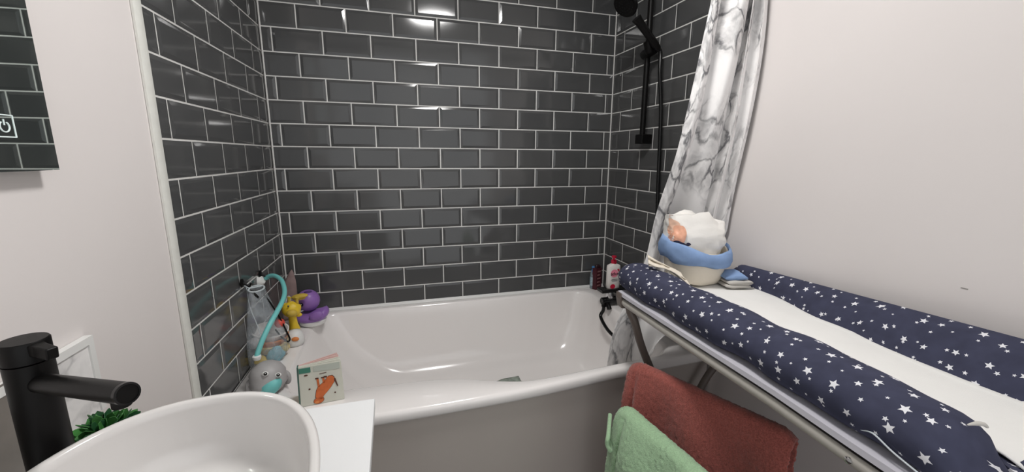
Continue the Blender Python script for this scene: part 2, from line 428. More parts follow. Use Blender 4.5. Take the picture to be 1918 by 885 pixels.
# ------------------------------------------------------------------ bathtub
RIMZ = .57
FRONT = [(-.1, -.945), (.35, -.945), (.6, -.946), (.9, -.937), (1.23, -.908), (1.66, -.885)]
INF = [(0, -.775), (.29, -.777), (.45, -.784), (.55, -.79), (.65, -.808), (.73, -.838), (.8, -.866), (.87, -.885), (.95, -.889), (1.19, -.872), (1.5, -.85)]
def rr_loop(x0, x1, yb, ff, r, ns=26, nc=10):
    """closed loop: left side back->front, front, right, back; ff(x) front edge"""
    def arc(cx, cy, a0, a1, rr): return [(cx + rr * math.cos(a0 + (a1 - a0) * i / nc), cy + rr * math.sin(a0 + (a1 - a0) * i / nc)) for i in range(nc + 1)]
    yl, yr = ff(x0 + r), ff(x1 - r); P = []
    P += [(x0, yb - r + (yl + r - (yb - r)) * i / ns) for i in range(ns)]
    P += arc(x0 + r, yl + r, PI, 1.5 * PI, r)
    P += [(x, ff(x)) for x in [x0 + r + (x1 - x0 - 2 * r) * i / (ns * 2) for i in range(1, ns * 2)]]
    P += arc(x1 - r, yr + r, 1.5 * PI, 2 * PI, r)
    P += [(x1, yr + r + (yb - r - yr - r) * i / ns) for i in range(1, ns)]
    P += arc(x1 - r, yb - r, 0, .5 * PI, r)
    P += [(x1 - r + (x0 - x1 + 2 * r) * i / (ns * 2), yb) for i in range(1, ns * 2)]
    P += arc(x0 + r, yb - r, .5 * PI, PI, r)[:-1]
    return P
def fo(o): return lambda x: smooth_table(x, FRONT) + o
def fi(o, k=0):
    def f(x):
        y = smooth_table(x, INF) * (1 - k) + (-.75) * k
        return y + o
    return f
tub = thing('bathtub', 'white acrylic bath built in against the dark tiled walls', 'bathtub', (.8, -.45, 0))
mb = MB()
XB0, XB1 = -.038, XR - .003
def lp(P, z): 
    out = []
    for x, y in P:
        if x < .0: x = max(x, XL + (-y) * math.sin(TH) + .004) if False else x
        out.append(Vector((x, y, z)))
    return out
XB0 = -.0415
rings = []
for o, z in ((.012, RIMZ - .040), (.003, RIMZ - .038), (.0, RIMZ - .030), (.0, RIMZ - .012), (.004, RIMZ - .004), (.013, RIMZ), ):
    P = rr_loop(XB0 + o * .3, XB1 - o * .3, -.003 - o * .3, fo(o), .012)
    rings.append([Vector((x + (y * .0296 if x < .2 else 0) * max(0, 1 - (x - XB0) / .2), y, z)) for x, y in P])
IN = [  # inset x0, x1, yback, front offset, blend to straight, corner radius, z
    (.078, 1.535, -.040, -.006, 0, .10, RIMZ + .000),
    (.086, 1.527, -.047, .003, 0, .10, RIMZ - .004),
    (.094, 1.520, -.052, .010, 0, .10, RIMZ - .016),
    (.115, 1.512, -.058, .018, .1, .11, RIMZ - .07),
    (.170, 1.495, -.072, .034, .3, .12, RIMZ - .17),
    (.235, 1.470, -.090, .055, .5, .13, RIMZ - .25),
    (.300, 1.440, -.112, .075, .7, .14, RIMZ - .30),
    (.350, 1.410, -.145, .100, .85, .15, RIMZ - .335),
    (.410, 1.370, -.185, .135, .95, .15, RIMZ - .352),
    (.470, 1.320, -.230, .175, 1, .14, RIMZ - .358),
    (.62, 1.20, -.34, .22, 1, .05, RIMZ - .361)]
for x0, x1, yb, o, k, r, z in IN: rings.append(lp(rr_loop(x0, x1, yb, fi(o, k), r), z))
mb.loft(rings, True, False, True)
mb.build('tub_shell', M['acrylic'], tub, angle=60)
mb = MB()
xs = [XB0 - .02 + .03 + (XR - .012 - XB0) * i / 30 for i in range(31)]
mb.loft([[Vector((x, smooth_table(x, FRONT) + .014, z)) for z in (.09, RIMZ - .036)] + [Vector((x, smooth_table(x, FRONT) + .032, z)) for z in (RIMZ - .036, .09)] for x in xs], True, True, True)
mb.build('front_panel', M['panel'], tub, angle=30)
mb = MB(); mb.box((XB0 + .03, -.9, 0.0), (XR - .02, -.885, .092)); mb.build('plinth', M['panel'], tub, smooth=False)
mb = MB()
mb.loft([[Vector((x, -.0025, RIMZ - .002)), Vector((x, -.014, RIMZ - .002)), Vector((x, -.010, RIMZ + .005)), Vector((x, -.0025, RIMZ + .012))] for x in (XL + .004, XR - .004)], True, True, True)
mb.build('sealant', M['white'], tub)
mb = MB(); mb.lathe([(.0, 0), (.034, 0), (.036, .003), (.03, .006), (.0, .0065)], (1.26, -.40, RIMZ - .3615), 32); mb.build('waste_plug', M['chrome'], tub)
mb = MB(); mb.tube(crv([(1.27, -.40, .216), (1.30, -.46, .216), (1.33, -.52, .225), (1.34, -.50, .27)]), .003, 8); mb.build('plug_chain', M['black'], tub)

# ------------------------------------------------------------------ shower curtain
def curtain():
    Lp = [(1.9, 0, None)]
    Ltab = [(-90, 1352), (0, 1331), (60, 1319), (160, 1298), (290, 1264), (400, 1226), (500, 1203), (560, 1178), (620, 1152), (690, 1138), (740, 1136)]
    Rtab = [(-90, 1442), (0, 1437), (90, 1426), (230, 1401), (330, 1381), (430, 1363), (500, 1353), (600, 1338), (690, 1318), (740, 1312)]
    Ytab = [(-90, -.948), (0, -.945), (200, -.915), (300, -.872), (360, -.825), (430, -.785), (520, -.78), (600, -.795), (690, -.765), (740, -.725)]
    nv, nu = 90, 110
    P, UV = [], []
    for i in range(nv + 1):
        py = -90 + 788 * i / nv
        y = smooth_table(py, Ytab)
        l = at(smooth_table(py, Ltab), py, y=y); pl_, pr_ = smooth_table(py, Ltab), smooth_table(py, Rtab); r = at(smooth_table(py, Rtab), py, y=y)
        if py < 430: r = at(smooth_table(py, Rtab), py, x=XR - .012)
        else:
            k = min(1, (py - 430) / 90); r0 = at(smooth_table(430, Rtab), 430, x=XR - .012).y
            yy = r0 + (-.80 - r0) * k * k * (3 - 2 * k); r = at(smooth_table(py, Rtab), py, y=yy); r.x = min(r.x, XR - .012)
        row, ur = [], []
        loose = min(1, max(0, (py - 520) / 120))
        for j in range(nu + 1):
            u = j / nu
            # uneven gathering: one broad flat panel, narrow pleats to its right
            ph = smooth_table(u, [(0, 0), (.18, 1.0), (.30, 2.0), (.62, 3.0), (.72, 4.0), (.82, 5.0), (.91, 6.0), (1, 7.0)])
            s = math.sin(PI * ph); s = math.copysign(abs(s) ** .75, s)
            su = u ** 2.6 if py > 200 else u ** (1 + 1.6 * max(0, py) / 200)
            p = at(pl_ + (pr_ - pl_) * u, py, y=y + (r.y - y) * su); p.x = min(p.x, XR - .012)
            p.y += -.026 * s * math.sin(PI * min(1, u * 1.02)) ** .3 * (1 - .4 * loose) + .006 * math.sin(9 * u + py * .012)
            p.x += .006 * math.sin(PI * ph * 2 + 1) * (1 - loose) - (.011 + .011 * s) * min(1, max(0, (u - .6) / .2)) * (1 - u) / .15 * (1 if u > .85 else 1) * .6
            p.z += .01 * math.sin(6 * u + 1.0)
            if loose:
                q = noise.noise(Vector((u * 5, py * .012, 3))); p.y += .016 * loose * q * math.sin(PI * min(1, u * 1.2))
                p.y = max(p.y, -.85)
            lim = (1.35 + .10 * min(1, max(0, (p.z - .36) / .22))) + (XR - .012 - 1.45) * min(1, max(0, (p.z - .60) / .16)); p.x = min(p.x, lim) if p.z < .78 else p.x
            row.append(p); ur.append((ph * .15 + .43, 1.65 - (py + 90) * .00185))
        P.append(row); UV.append(ur)
    mb = MB(); mb.grid(P, UV=UV)
    o = mb.build('shower_curtain', M['curtain'], loc=(1.55, -.93, 1.2), solid=.0012, angle=180)
    tag(o, 'white shower curtain with grey marble print gathered against the right wall', 'curtain')
    return o
curtain()
cr = thing('curtain_rail', 'matte black shower curtain rail spanning between the side walls', 'rail', (.8, -.95, 2.05))
mb = MB(); mb.tube([LW(.955, 2.05, .016), (XR - .006, -.95, 2.05)], .011); mb.build('pole', M['black'], cr)
for p, a in ((LW(.955, 2.05, .003), (1, 0, 0)), (Vector((XR - .003, -.95, 2.05)), (-1, 0, 0))):
    mb = MB(); mb.lathe([(.026, 0), (.026, .008), (.014, .014)], p, 24, axis=a); mb.build('end_flange', M['black'], cr)

# ------------------------------------------------------------------ shower rail, handset, mixer
HB_ = at(1229, 86, y=-.455)
rail = thing('shower_rail', 'matte black shower riser rail on the right tiled wall', 'shower rail', (1.63, -.363, 1.4))
mb = MB(); mb.tube([(1.627, -.363, 1.40), (1.627, -.363, 2.12)], .0132, 20); mb.build('riser', M['black'], rail)
mb = MB(); mb.box((1.607, -.392, 1.396), (XR - .002, -.334, 1.440)); mb.build('wall_bracket', M['black'], rail, bevel=.004)
mb = MB(); mb.box((1.607, -.392, 2.09), (XR - .002, -.334, 2.13)); mb.build('wall_bracket', M['black'], rail, bevel=.004)
mb = MB(); mb.lathe([(0, 0), (.02, 0), (.022, .004), (.022, .088), (.02, .092), (0, .092)], (1.627, -.335, 1.800), 24, axis=(-.1, -1, .08)); mb.build('slider', M['black'], rail)
mb = MB(); mb.lathe([(0, 0), (.017, 0), (.021, .005), (.022, .05), (.019, .053), (.0, .053)], (1.606, -.415, 1.790), 24, axis=(-.3, 0, .95)); mb.build('handset_holder', M['black'], rail)
yb_ = -.315; c0h = at(1126, 575, y=yb_)
hs = thing('shower_handset', 'matte black hand shower with hose hanging in front of the riser rail', 'shower head', (1.60, -.455, 1.80))
hb = at(1229, 86, y=-.455); ht = at(1192, 34, y=-.458)
mb = MB(); d = (ht - hb); mb.tube([hb + d * t for t in (-.12, 0, .1, .5, .85, 1.0)], [.012, .0155, .0165, .016, .018, .021], 20); mb.build('handle', M['black'], hs)
hc = at(1172, 8, y=-.46)
axh = Vector((-.62, -.25, -.62)).normalized()
mb = MB(); mb.lathe([(0, -.03), (.02, -.03), (.040, -.018), (.052, -.006), (.054, .004), (.050, .008), (.0, .008)], hc, 40, axis=axh); mb.build('spray_head', M['black'], hs)
mb = MB()
mb.lathe([(0, .008), (.043, .008), (.043, .0095), (.0, .0095)], hc, 40, axis=axh, mi=0)
a = axh.orthogonal().normalized(); b = axh.cross(a)
for rr, nn in ((.012, 6), (.024, 12), (.036, 18)):
    for i in range(nn):
        q = hc + axh * .009 + a * rr * math.cos(2 * PI * i / nn) + b * rr * math.sin(2 * PI * i / nn)
        mb.lathe([(.0016, 0), (.0012, .0025), (0, .0026)], q, 6, axis=axh, mi=1)
mb.build('nozzle_plate', [M['black'], M['blackgloss']], hs)
mb = MB(); mb.tube(crv([hb - d * .12, hb - d * .22 + Vector((.001, 0, -.006)), at(1236, 140, x=1.628), at(1238, 200, x=1.635), at(1236, 270, x=1.638), at(1233, 340, x=1.636), at(1231, 400, x=1.63), at(1226, 500, x=1.58), at(1206, 585, y=-.66), at(1180, 642, y=-.58), at(1155, 633, y=-.48), at(1138, 618, y=-.41), (c0h.x - .004, yb_ - .008, .515), (c0h.x + .010, yb_ - .005, .548), (c0h.x + .012, yb_ - .005, .575)], 14), .0088, 12); mb.build('hose', M['blackgloss'], hs)

mx = thing('bath_mixer', 'black bath mixer valve with flat shelf at the end of the tub', 'tap', (XR - .01, -.30, .60))
yb = -.315
def X(px, py, y=yb): return at(px, py, y=y)
c0 = X(1126, 575); 
bz = max(X(1150, 574).z, .5975)
mb = MB(); mb.lathe([(0, 0), (.016, 0), (.019, .003), (.019, .04), (.022, .044), (.022, .14), (.019, .144), (.019, XR - c0.x - .004), (0, XR - c0.x - .003)], (c0.x, yb, bz), 28, axis=(1, 0, 0)); mb.build('valve_body', M['blackgloss'], mx)
mb = MB(); mb.lathe([(0, 0), (.026, 0), (.026, .008), (.015, .012)], (XR - .002, yb, bz), 28, axis=(-1, 0, 0)); mb.build('wall_flange', M['black'], mx)
mb = MB(); mb.lathe([(.0, 0), (.012, 0), (.013, .02), (.011, .03), (0, .03)], (c0.x + .012, yb - .005, bz - .028), 20); mb.build('hose_outlet', M['black'], mx)
mb = MB(); mb.tube(crv([(c0.x + .026, yb - .01, bz - .012), (c0.x + .026, yb - .03, bz - .020), (c0.x + .026, yb - .040, bz - .032)], 6), [.012] * 13 , 16); mb.build('spout', M['black'], mx)
st = at(1128, 551, y=-.325)
mb = MB(); mb.box((st.x, -.325, st.z), (XR - .003, -.268, st.z + .018)); mb.build('shelf', M['blackgloss'], mx, bevel=.003)
mb = MB(); mb.lathe([(0, .0), (.02, .0), (.021, .012), (.017, .03), (.0, .033)], (c0.x + .05, yb + .005, bz + .016), 24); mb.build('lever_dome', M['chrome'], mx)
mb = MB(); mb.tube([(c0.x + .10, yb + .005, bz + .015), (c0.x + .10, yb + .005, st.z + .003)], .012, 16); mb.build('shelf_post', M['black'], mx)
SHZ = st.z + .018
SHY = -.297

# ------------------------------------------------------------------ bottles in the back right corner
def oval_ring(c, a, b, z, n=36, p=2.6):
    out = []
    for j in range(n):
        t = 2 * PI * j / n; ct, s_ = math.cos(t), math.sin(t)
        out.append(Vector((c[0] + a * math.copysign(abs(ct) ** (2 / p), ct), c[1] + b * math.copysign(abs(s_) ** (2 / p), s_), z)))
    return out
bc = (1.545, -.26)
bc = ((at(1147, 541, y=-.297)).x, -.297)
lo = thing('lotion_bottle', 'white pump lotion bottle with red pump on the mixer shelf', 'bottle', (bc[0], bc[1], SHZ))
mb = MB(); mb.loft([oval_ring(bc, a, b, SHZ + z) for a, b, z in ((.034, .017, 0), (.037, .02, .004), (.037, .02, .112), (.035, .019, .122), (.02, .014, .129), (.013, .012, .131), (.012, .012, .137))], True, True, True); mb.build('bottle_body', M['lotion'], lo)
mb = MB(); mb.lathe([(.0, .133), (.014, .133), (.014, .15), (.006, .153), (.006, .162), (.012, .163), (.012, .172), (0, .175)], (bc[0], bc[1], SHZ), 24)
mb.tube([(bc[0], bc[1], SHZ + .168), (bc[0] - .012, bc[1] - .02, SHZ + .168), (bc[0] - .016, bc[1] - .03, SHZ + .162)], [.006, .005, .004], 10)
mb.build('pump', M['crimson'], lo)
mb = MB(); fy = bc[1] - .0212
def disc(mb, cx, cz, r, y, mi, n=28, sx=1): mb.poly([(cx + r * sx * math.cos(2 * PI * i / n), y, cz + r * math.sin(2 * PI * i / n)) for i in range(n)], .0005, (0, -1, 0), mi)
disc(mb, bc[0] - .006, SHZ + .084, .021, fy, 0)
mb.poly([(bc[0] + .008, fy, SHZ + .106), (bc[0] + .022, fy, SHZ + .106), (bc[0] + .022, fy, SHZ + .09)], .0006, (0, -1, 0), 1)
text_mesh('adum', .025, (bc[0] + .0, fy - .001, SHZ + .082), (1, 0, 0), (0, 0, 1), mb, 2)
disc(mb, bc[0] - .012, SHZ + .014, .012, fy, 1, sx=1.2)
for k, (w, z) in enumerate(((.018, .052), (.022, .046), (.016, .041))): mb.box((bc[0] - w - .002, fy - .0005, SHZ + z), (bc[0] + w - .004, fy, SHZ + z + .0025), 3)
mb.build('label_print', [M['pink'], M['crimson'], M['print_black'], M['label_grey']], lo, smooth=False)

p0 = at(1121, 545, z=RIMZ); bx, by = p0.x + .004, p0.y + .035
bxz = RIMZ
carton = thing('toiletry_carton', 'dark maroon toiletry carton between the clear bottle and the lotion', 'box', (bx, by, bxz))
R = Matrix.Rotation(math.radians(24), 3, 'Z')
mb = MB(); mb.box((bx - .024, by - .016, bxz + .001), (bx + .024, by + .016, bxz + .128), rot=R); mb.build('carton', M['maroon'], carton, smooth=False, bevel=.0012)
mb = MB()
for k in range(5):
    z = bxz + .022 + k * .021
    q = [Vector((-.019, -.0163, z)), Vector((.012 - .006 * (k % 2), -.0163, z)), Vector((.016 - .006 * (k % 2), -.0163, z + .007)), Vector((-.015, -.0163, z + .009))]
    mb.poly([R @ Vector((v.x, v.y, 0)) + Vector((bx, by, v.z)) for v in q], .0004, R @ Vector((0, -1, 0)), 0)
mb.build('carton_print', M['maroon_print'], carton, smooth=False)
mb = MB(); mb.loft([oval_ring((bx + .002, by), a, b, bxz + .128 + z, 24) for a, b, z in ((.018, .011, 0), (.018, .011, .012), (.012, .008, .018))], True, True, True); mb.build('top_flap', M['maroon_dark'], carton)

p1 = at(1105.5, 537, z=RIMZ); qx, qy = p1.x, min(p1.y, -.035) 
cb = thing('clear_bottle', 'small translucent pale bottle with blue cap on the tub corner', 'bottle', (qx, qy, RIMZ))
mb = MB(); mb.lathe([(0, .001), (.018, .001), (.0195, .004), (.0195, .085), (.017, .096), (.010, .103), (.009, .108)], (qx, qy, RIMZ), 32); mb.build('bottle_body', M['clear_blue'], cb)
mb = MB(); mb.lathe([(0.0, .100), (.012, .101), (.012, .114), (.009, .117), (.009, .124), (.012, .126), (.011, .133), (0, .134)], (qx, qy, RIMZ), 28); mb.build('cap', M['cap_blue'], cb)
mb = MB(); mb.lathe([(.0198, .02), (.0200, .021), (.0200, .07), (.0198, .071)], (qx, qy, RIMZ), 32, caps=False); mb.build('label_band', M['bottle_label'], cb)

# ------------------------------------------------------------------ toys in the left corner
def eye(mb, c, nrm, r, mi=0, mw=1):
    nrm = Vector(nrm).normalized(); c = Vector(c)
    mb.ball(c, r, 14, 10, mi); mb.ball(c + nrm * r * .78 + Vector((0, 0, r * .3)), r * .34, 8, 6, mw)
# elephant bath shower
ec = at(503, 712, y=-.715); ER = .050
el = thing('elephant_shower_toy', 'grey elephant bath shower toy with aqua hose on the tub edge', 'toy', (ec.x, ec.y, RIMZ))
tocam = (CAM - ec); tocam.z = 0; tocam.normalize(); side = Vector((-tocam.y, tocam.x, 0))
fdir = (tocam * .75 + Vector((1, 0, 0)) * .65).normalized()
mb = MB()
zs = [(RIMZ + .0, .030), (RIMZ + .012, .043), (RIMZ + .04, .052), (ec.z - .005, .057), (ec.z + .025, .053), (ec.z + .045, .042), (ec.z + .056, .026), (ec.z + .060, .017)]
zs = sorted((z + .0015, r) for z, r in zs)
mb.lathe([(r, z) for z, r in zs], (ec.x, ec.y, 0), 40); mb.build('elephant_body', M['elephant'], el, angle=80)
mb = MB(); fs_ = fdir.cross(Vector((0, 0, 1)))
mc = ec + tocam * .034 + Vector((.004, 0, -.006))
mb.ball(mc, (.036, .030, .026), 28, 18, rot=Matrix.Rotation(math.radians(-35), 3, Vector((0, 1, 0)))); mb.build('muzzle', M['teal'], el)
e1, e2 = at(497, 701, y=ec.y - .047), at(521, 703, y=ec.y - .036)
for e in (e1, e2):
    mb = MB(); mb.ball(e, (.010, .005, .008), 18, 12, 1); eye(mb, e + (CAM - e).normalized() * .0045, CAM - e, .0052, 0, 1); mb.build('eye', [M['eye'], M['white']], el)
for sgn in (-1, 1):
    c = ec + side * (.052 * sgn) + Vector((0, 0, -.012)) - tocam * .01
    mb = MB(); mb.ball(c, (.011, .020, .025), 20, 14, rot=Matrix.Rotation(math.atan2(side.y, side.x) + .5 * sgn, 3, 'Z')); mb.build('ear', M['elephant'], el)
top = Vector((ec.x - .005, ec.y, ec.z + .058))
ring = at(481, 669, y=-.71)
mb = MB(); mb.lathe([(0, -.010), (.010, -.010), (.0125, -.003), (.0125, .003), (.010, .005), (0, .005)], ring, 24); mb.build('hose_collar', M['white'], el)
mb = MB(); mb.tube(crv([ring, at(485, 655, y=-.70), at(494, 632, y=-.68), at(506, 607, y=-.65), at(519, 584, y=-.60), at(530, 562, y=-.53), at(533, 545, y=-.47), at(528, 527, y=-.41), at(517, 518, y=-.37), at(506, 517, y=-.35), at(498, 522, y=-.34)], 10), .0082, 14); mb.build('hose', M['teal'], el)
cc = at(491, 525, y=-.35)
mb = MB(); mb.lathe([(.0, -.004), (.014, -.004), (.021, .004), (.024, .018), (.022, .028), (.011, .040), (.0, .042)], cc, 28, axis=(-.9, .25, -.35)); mb.build('sprinkler_cup', M['white'], el)

# wall hooks
for q, lab in (((452, 531), 'black wall hook holding the net toy bag, nearer the room'), ((486, 514), 'black wall hook above the elephant hose, nearer the corner')):
    d = ray(*q); nrm = nl; t = ((LW(0, 0, .004) - CAM).dot(nrm)) / d.dot(nrm); w = CAM + d * t
    hk = thing('wall_hook', lab, 'hook', w, 'hooks on the left tiled wall')
    mb = MB(); mb.lathe([(0, 0), (.015, 0), (.015, .004), (.012, .006), (0, .006)], w, 24, axis=nl); mb.build('hook_plate', M['black'], hk)
    mb = MB(); mb.tube(crv([w + nl * .004, w + nl * .016 + Vector((0, 0, -.008)), w + nl * .024 + Vector((0, 0, -.014)), w + nl * .03 + Vector((0, 0, -.002))], 6), .003, 10); mb.build('hook_arm', M['black'], hk)
# net bag: hangs on the hooks, opens at the top
bag = thing('net_toy_bag', 'white net bag full of bath toys hanging on the left tiled wall', 'bag', at(480, 545, y=-.46))
rows = [  # px row -> left px, right px, mean depth y
    (541, 466, 494, -.43), (560, 463, 503, -.44), (585, 460, 516, -.45), (610, 458, 530, -.46), (635, 457, 540, -.47), (655, 458, 540, -.475), (672, 463, 532, -.48), (684, 470, 518, -.49), (692, 480, 505, -.50)]
rings = []
for (py, l, r, y) in rows:
    a, b = at(l, py, y=y - .035), at(r, py, y=y)
    c = (a + b) / 2; hx = (b - a) / 2; dep = Vector((0, min(.078, .02 + .75 * hx.length), 0))
    rings.append([c + hx * math.cos(2 * PI * j / 44) * (1 + .05 * math.sin(j * 2.3)) + dep * math.sin(2 * PI * j / 44) * (1 + .06 * math.sin(j * 3.1 + 1)) for j in range(44)])
for rg in rings:
    for p in rg:
        dd = (p - LW(0, 0, .006)).dot(nl)
        if dd < 0: p -= nl * dd
        p.z = max(p.z, RIMZ + .004)
mb = MB(); mb.loft(rings, True, False, True); mb.build('net', M['net'], bag, angle=180)
mb = MB(); mb.tube(rings[0] + [rings[0][0]], .0028, 8); mb.build('top_hem', M['net_seam'], bag)
w0 = LW(.50, .885, .02)
mb = MB(); mb.tube(crv([at(456, 533, y=-.50), at(461, 538, y=-.475), at(470, 540, y=-.46), at(490, 536, y=-.42)], 8), .0026, 8); mb.tube(crv([at(461, 538, y=-.475), at(468, 575, y=-.48), at(482, 610, y=-.50), at(492, 640, y=-.51)], 8), .0016, 8); mb.build('hanging_strap', M['net_seam'], bag)
mb = MB(); mb.tube(crv([at(469, 545, y=-.48), at(476, 551, y=-.485), at(481, 556, y=-.485), at(483, 558, y=-.48)], 6), .005, 10); mb.build('black_toggle', M['black'], bag)
mb = MB(); mb.tube(crv([at(494, 552, y=-.44), at(508, 570, y=-.45), at(524, 596, y=-.46), at(537, 622, y=-.47), at(543, 636, y=-.475), at(538, 640, y=-.48), at(526, 630, y=-.485), at(516, 618, y=-.49)], 8), .003, 8); mb.build('drawstring', M['black'], bag)
# toys inside the bag (visible through the net)
for (q, r, m, lab, y, sx) in (((506, 640), .060, 'pale_yellow', 'pale yellow stacking cup under the orange one in the net bag', -.445, 0), ((506, 630), .061, 'orange', 'orange stacking cup nested in the net bag', -.445, 0), ((506, 620), .062, 'lotion', 'white stacking cup, topmost of the nested cups in the net bag', -.445, 0)):
    c = at(*q, y=y); t_ = thing('stacking_cup', lab, 'toy', c, 'nested cups in the net bag')
    mb = MB(); prof = [(.0, -.030), (r - .012, -.030), (r - .003, .0), (r + .002, .002), (r + .002, .0065), (r - .002, .0065), (r - .005, .0), (r - .015, -.026), (0, -.026)]
    mb.lathe([(a, b) for a, b in prof], c, 36, axis=(.12, -.1, 1)); mb.build('cup', M[m], t_)
def lump(name, q, y, r, m, lab, rz=0, bump=.15, cat='toy'):
    c = at(*q, y=y); mb = MB(); mb.ball(c, r, 26, 18, rot=Matrix.Rotation(rz, 3, 'Y'), bump=bump, bs=6)
    return tag(mb.build(name, M[m], loc=c, angle=180), lab, cat)
lump('toy_boat_sail', (517, 664), -.50, (.028, .018, .03), 'pale_blue', 'pale blue bath toy near the bottom of the net bag', .5, .35)
lump('toy_fish', (490, 677), -.505, (.026, .016, .02), 'yellow', 'yellow toy beneath the blue one in the net bag', .4, .35)
lump('toy_pebble', (478, 643), -.50, (.026, .02, .02), 'elephant', 'grey round toy behind the hose in the net bag', 0, .2)
lump('toy_ball', (524, 606), -.455, (.018, .018, .018), 'red', 'red ball at the top right of the net bag', 0, .05)
lump('toy_shell', (534, 650), -.465, (.016, .014, .018), 'pale_yellow', 'cream shell toy at the right side of the net bag', 0, .3)

# purple duck
dc = at(584, 597, y=-.16); hd = at(577, 563, y=-.155)
dk = thing('purple_duck', 'purple rubber duck with yellow beak in the back corner of the tub', 'toy', (dc.x, dc.y, RIMZ))
mb = MB(); seg = 40; rg = []
for i in range(15):
    t = i / 14; z = RIMZ + .016 + (dc.z + .030 - RIMZ - .016) * t
    w = .070 * (math.sin(PI * (.16 + .66 * t)) ** .6); l = .060 * (math.sin(PI * (.16 + .66 * t)) ** .6)
    rg.append([Vector((dc.x + w * math.cos(2 * PI * j / seg) + (.018 * t * t if math.cos(2 * PI * j / seg) > .2 else 0), dc.y + l * math.sin(2 * PI * j / seg), z + (.024 * t * max(0, math.cos(2 * PI * j / seg)) ** 2))) for j in range(seg)])
mb.loft(rg, True, True, True); mb.build('duck_body', M['purple'], dk, angle=80)
mb = MB(); mb.lathe([(.0, .001), (.045, .001), (.055, .008), (.058, .022), (.05, .03), (0, .03)], (dc.x + .004, dc.y, RIMZ), 40); mb.build('duck_base', M['white'], dk)
mb = MB(); mb.ball(hd, (.050, .047, .049), 32, 22); mb.build('duck_head', M['purple'], dk)
mb = MB(); mb.ball(hd + Vector((.006, -.016, .045)), (.017, .009, .005), 20, 10, rot=Matrix.Rotation(.2, 3, 'Z')); mb.build('slot', M['purple_dark'], dk)
bk0, bk1 = at(572, 556, y=-.215), at(550, 555, y=-.245)
mb = MB(); dv = bk1 - bk0; mb.ball((bk0 + bk1) / 2, (.034, .016, .011), 24, 12, rot=Matrix.Rotation(math.radians(-6), 3, 'Y')); mb.ball((bk0 + bk1) / 2 + Vector((-.004, .004, -.011)), (.026, .014, .007), 24, 10); mb.build('beak', M['yellow_dull'], dk)
ep = at(564, 572, y=-.203); mb = MB(); eye(mb, ep, CAM - ep, .0085); mb.build('eye', [M['eye'], M['white']], dk)
for s_ in (0,):
    c = at(592, 592, y=-.222); mb = MB(); mb.ball(c, (.030, .010, .018), 24, 14, rot=Matrix.Rotation(-.35, 3, 'Y')); mb.build('wing', M['purple'], dk)

# yellow giraffe squeeze toy
gy = -.33; gh = at(546, 580, y=gy); gb = at(550, 607, y=gy + .01)
gi = thing('yellow_giraffe_toy', 'yellow rubber giraffe toy leaning on the purple duck', 'toy', (gb.x, gb.y, RIMZ))
mb = MB(); mb.tube([gb + Vector((.002, .006, -.034)), gb + Vector((.001, 0, -.02)), gb, gh + Vector((0, 0, -.02))], [.02, .021, .016, .015], 20); mb.build('giraffe_body', M['yellow'], gi, angle=80)
mb = MB(); mb.ball(gh, (.036, .030, .033), 28, 18, bump=.08); mb.build('giraffe_head', M['yellow'], gi)
mb = MB(); mb.ball(gh + Vector((.006, -.028, -.006)), (.020, .016, .015), 22, 14); mb.build('snout', M['yellow_dull'], gi)
for k, q in enumerate(((541, 560), (556, 561))):
    h = at(*q, y=gy); mb = MB(); mb.tube([h + Vector((0, 0, -.016)), h, h + Vector((.002, 0, .006))], [.006, .006, .008], 12); mb.build('horn', M['yellow_dull'], gi)
for q in ((535, 572), (560, 590)):
    h = at(*q, y=gy); mb = MB(); mb.ball(h, (.012, .006, .009), 16, 10); mb.build('ear', M['yellow'], gi)
e = at(540, 574, y=gy - .03); mb = MB(); eye(mb, e, CAM - e, .004); mb.build('eye', [M['eye'], M['white']], gi)
# small white and orange toy under it
wc = at(552, 628, y=-.37)
wt = thing('squirty_toy', 'small white and orange bath toy below the yellow giraffe', 'toy', (wc.x, wc.y, RIMZ))
mb = MB(); mb.lathe([(0, RIMZ - wc.z + .001), (.028, RIMZ - wc.z + .001), (.036, RIMZ - wc.z + .012), (.033, -.002), (.022, .018), (.0, .024)], wc, 28); mb.build('toy_body', M['white'], wt, angle=80)
mb = MB(); mb.ball(wc + Vector((.008, -.032, -.005)), (.014, .007, .009), 18, 12); mb.build('fin', M['orange'], wt)
# tall mauve mitt in the corner
g0, g1 = at(534, 585, y=-.075), at(546, 506, y=-.055)
cbx = []
for i in range(17):
    t = i / 16; c = Vector((g0.x, g0.y, RIMZ + .003)).lerp(g1, t); w = .036 * (math.sin(PI * min(1, .28 + .72 * t)) ** .7 + .04); dpt = .016 * (1 - .5 * t)
    cbx.append([c + Vector((w * math.cos(2 * PI * j / 24) * (1 + .08 * math.sin(5 * t + j)), dpt * math.sin(2 * PI * j / 24), 0)) for j in range(24)])
mb = MB(); mb.loft(cbx, True, True, True)
mt = mb.build('bath_mitt', M['mauve'], loc=(g0.x, g0.y, RIMZ), angle=180); tag(mt, 'tall mauve grey bath mitt propped in the tiled corner', 'mitt')
mb = MB(); h0 = at(540, 558, y=-.21)
mb.tube(crv([at(533, 590, y=-.21), at(535, 568, y=-.205), at(540, 556, y=-.20), at(544, 562, y=-.20), at(542, 590, y=-.21)], 8), .003, 8)
mb.build('hanging_loop', M['net_seam'], mt)

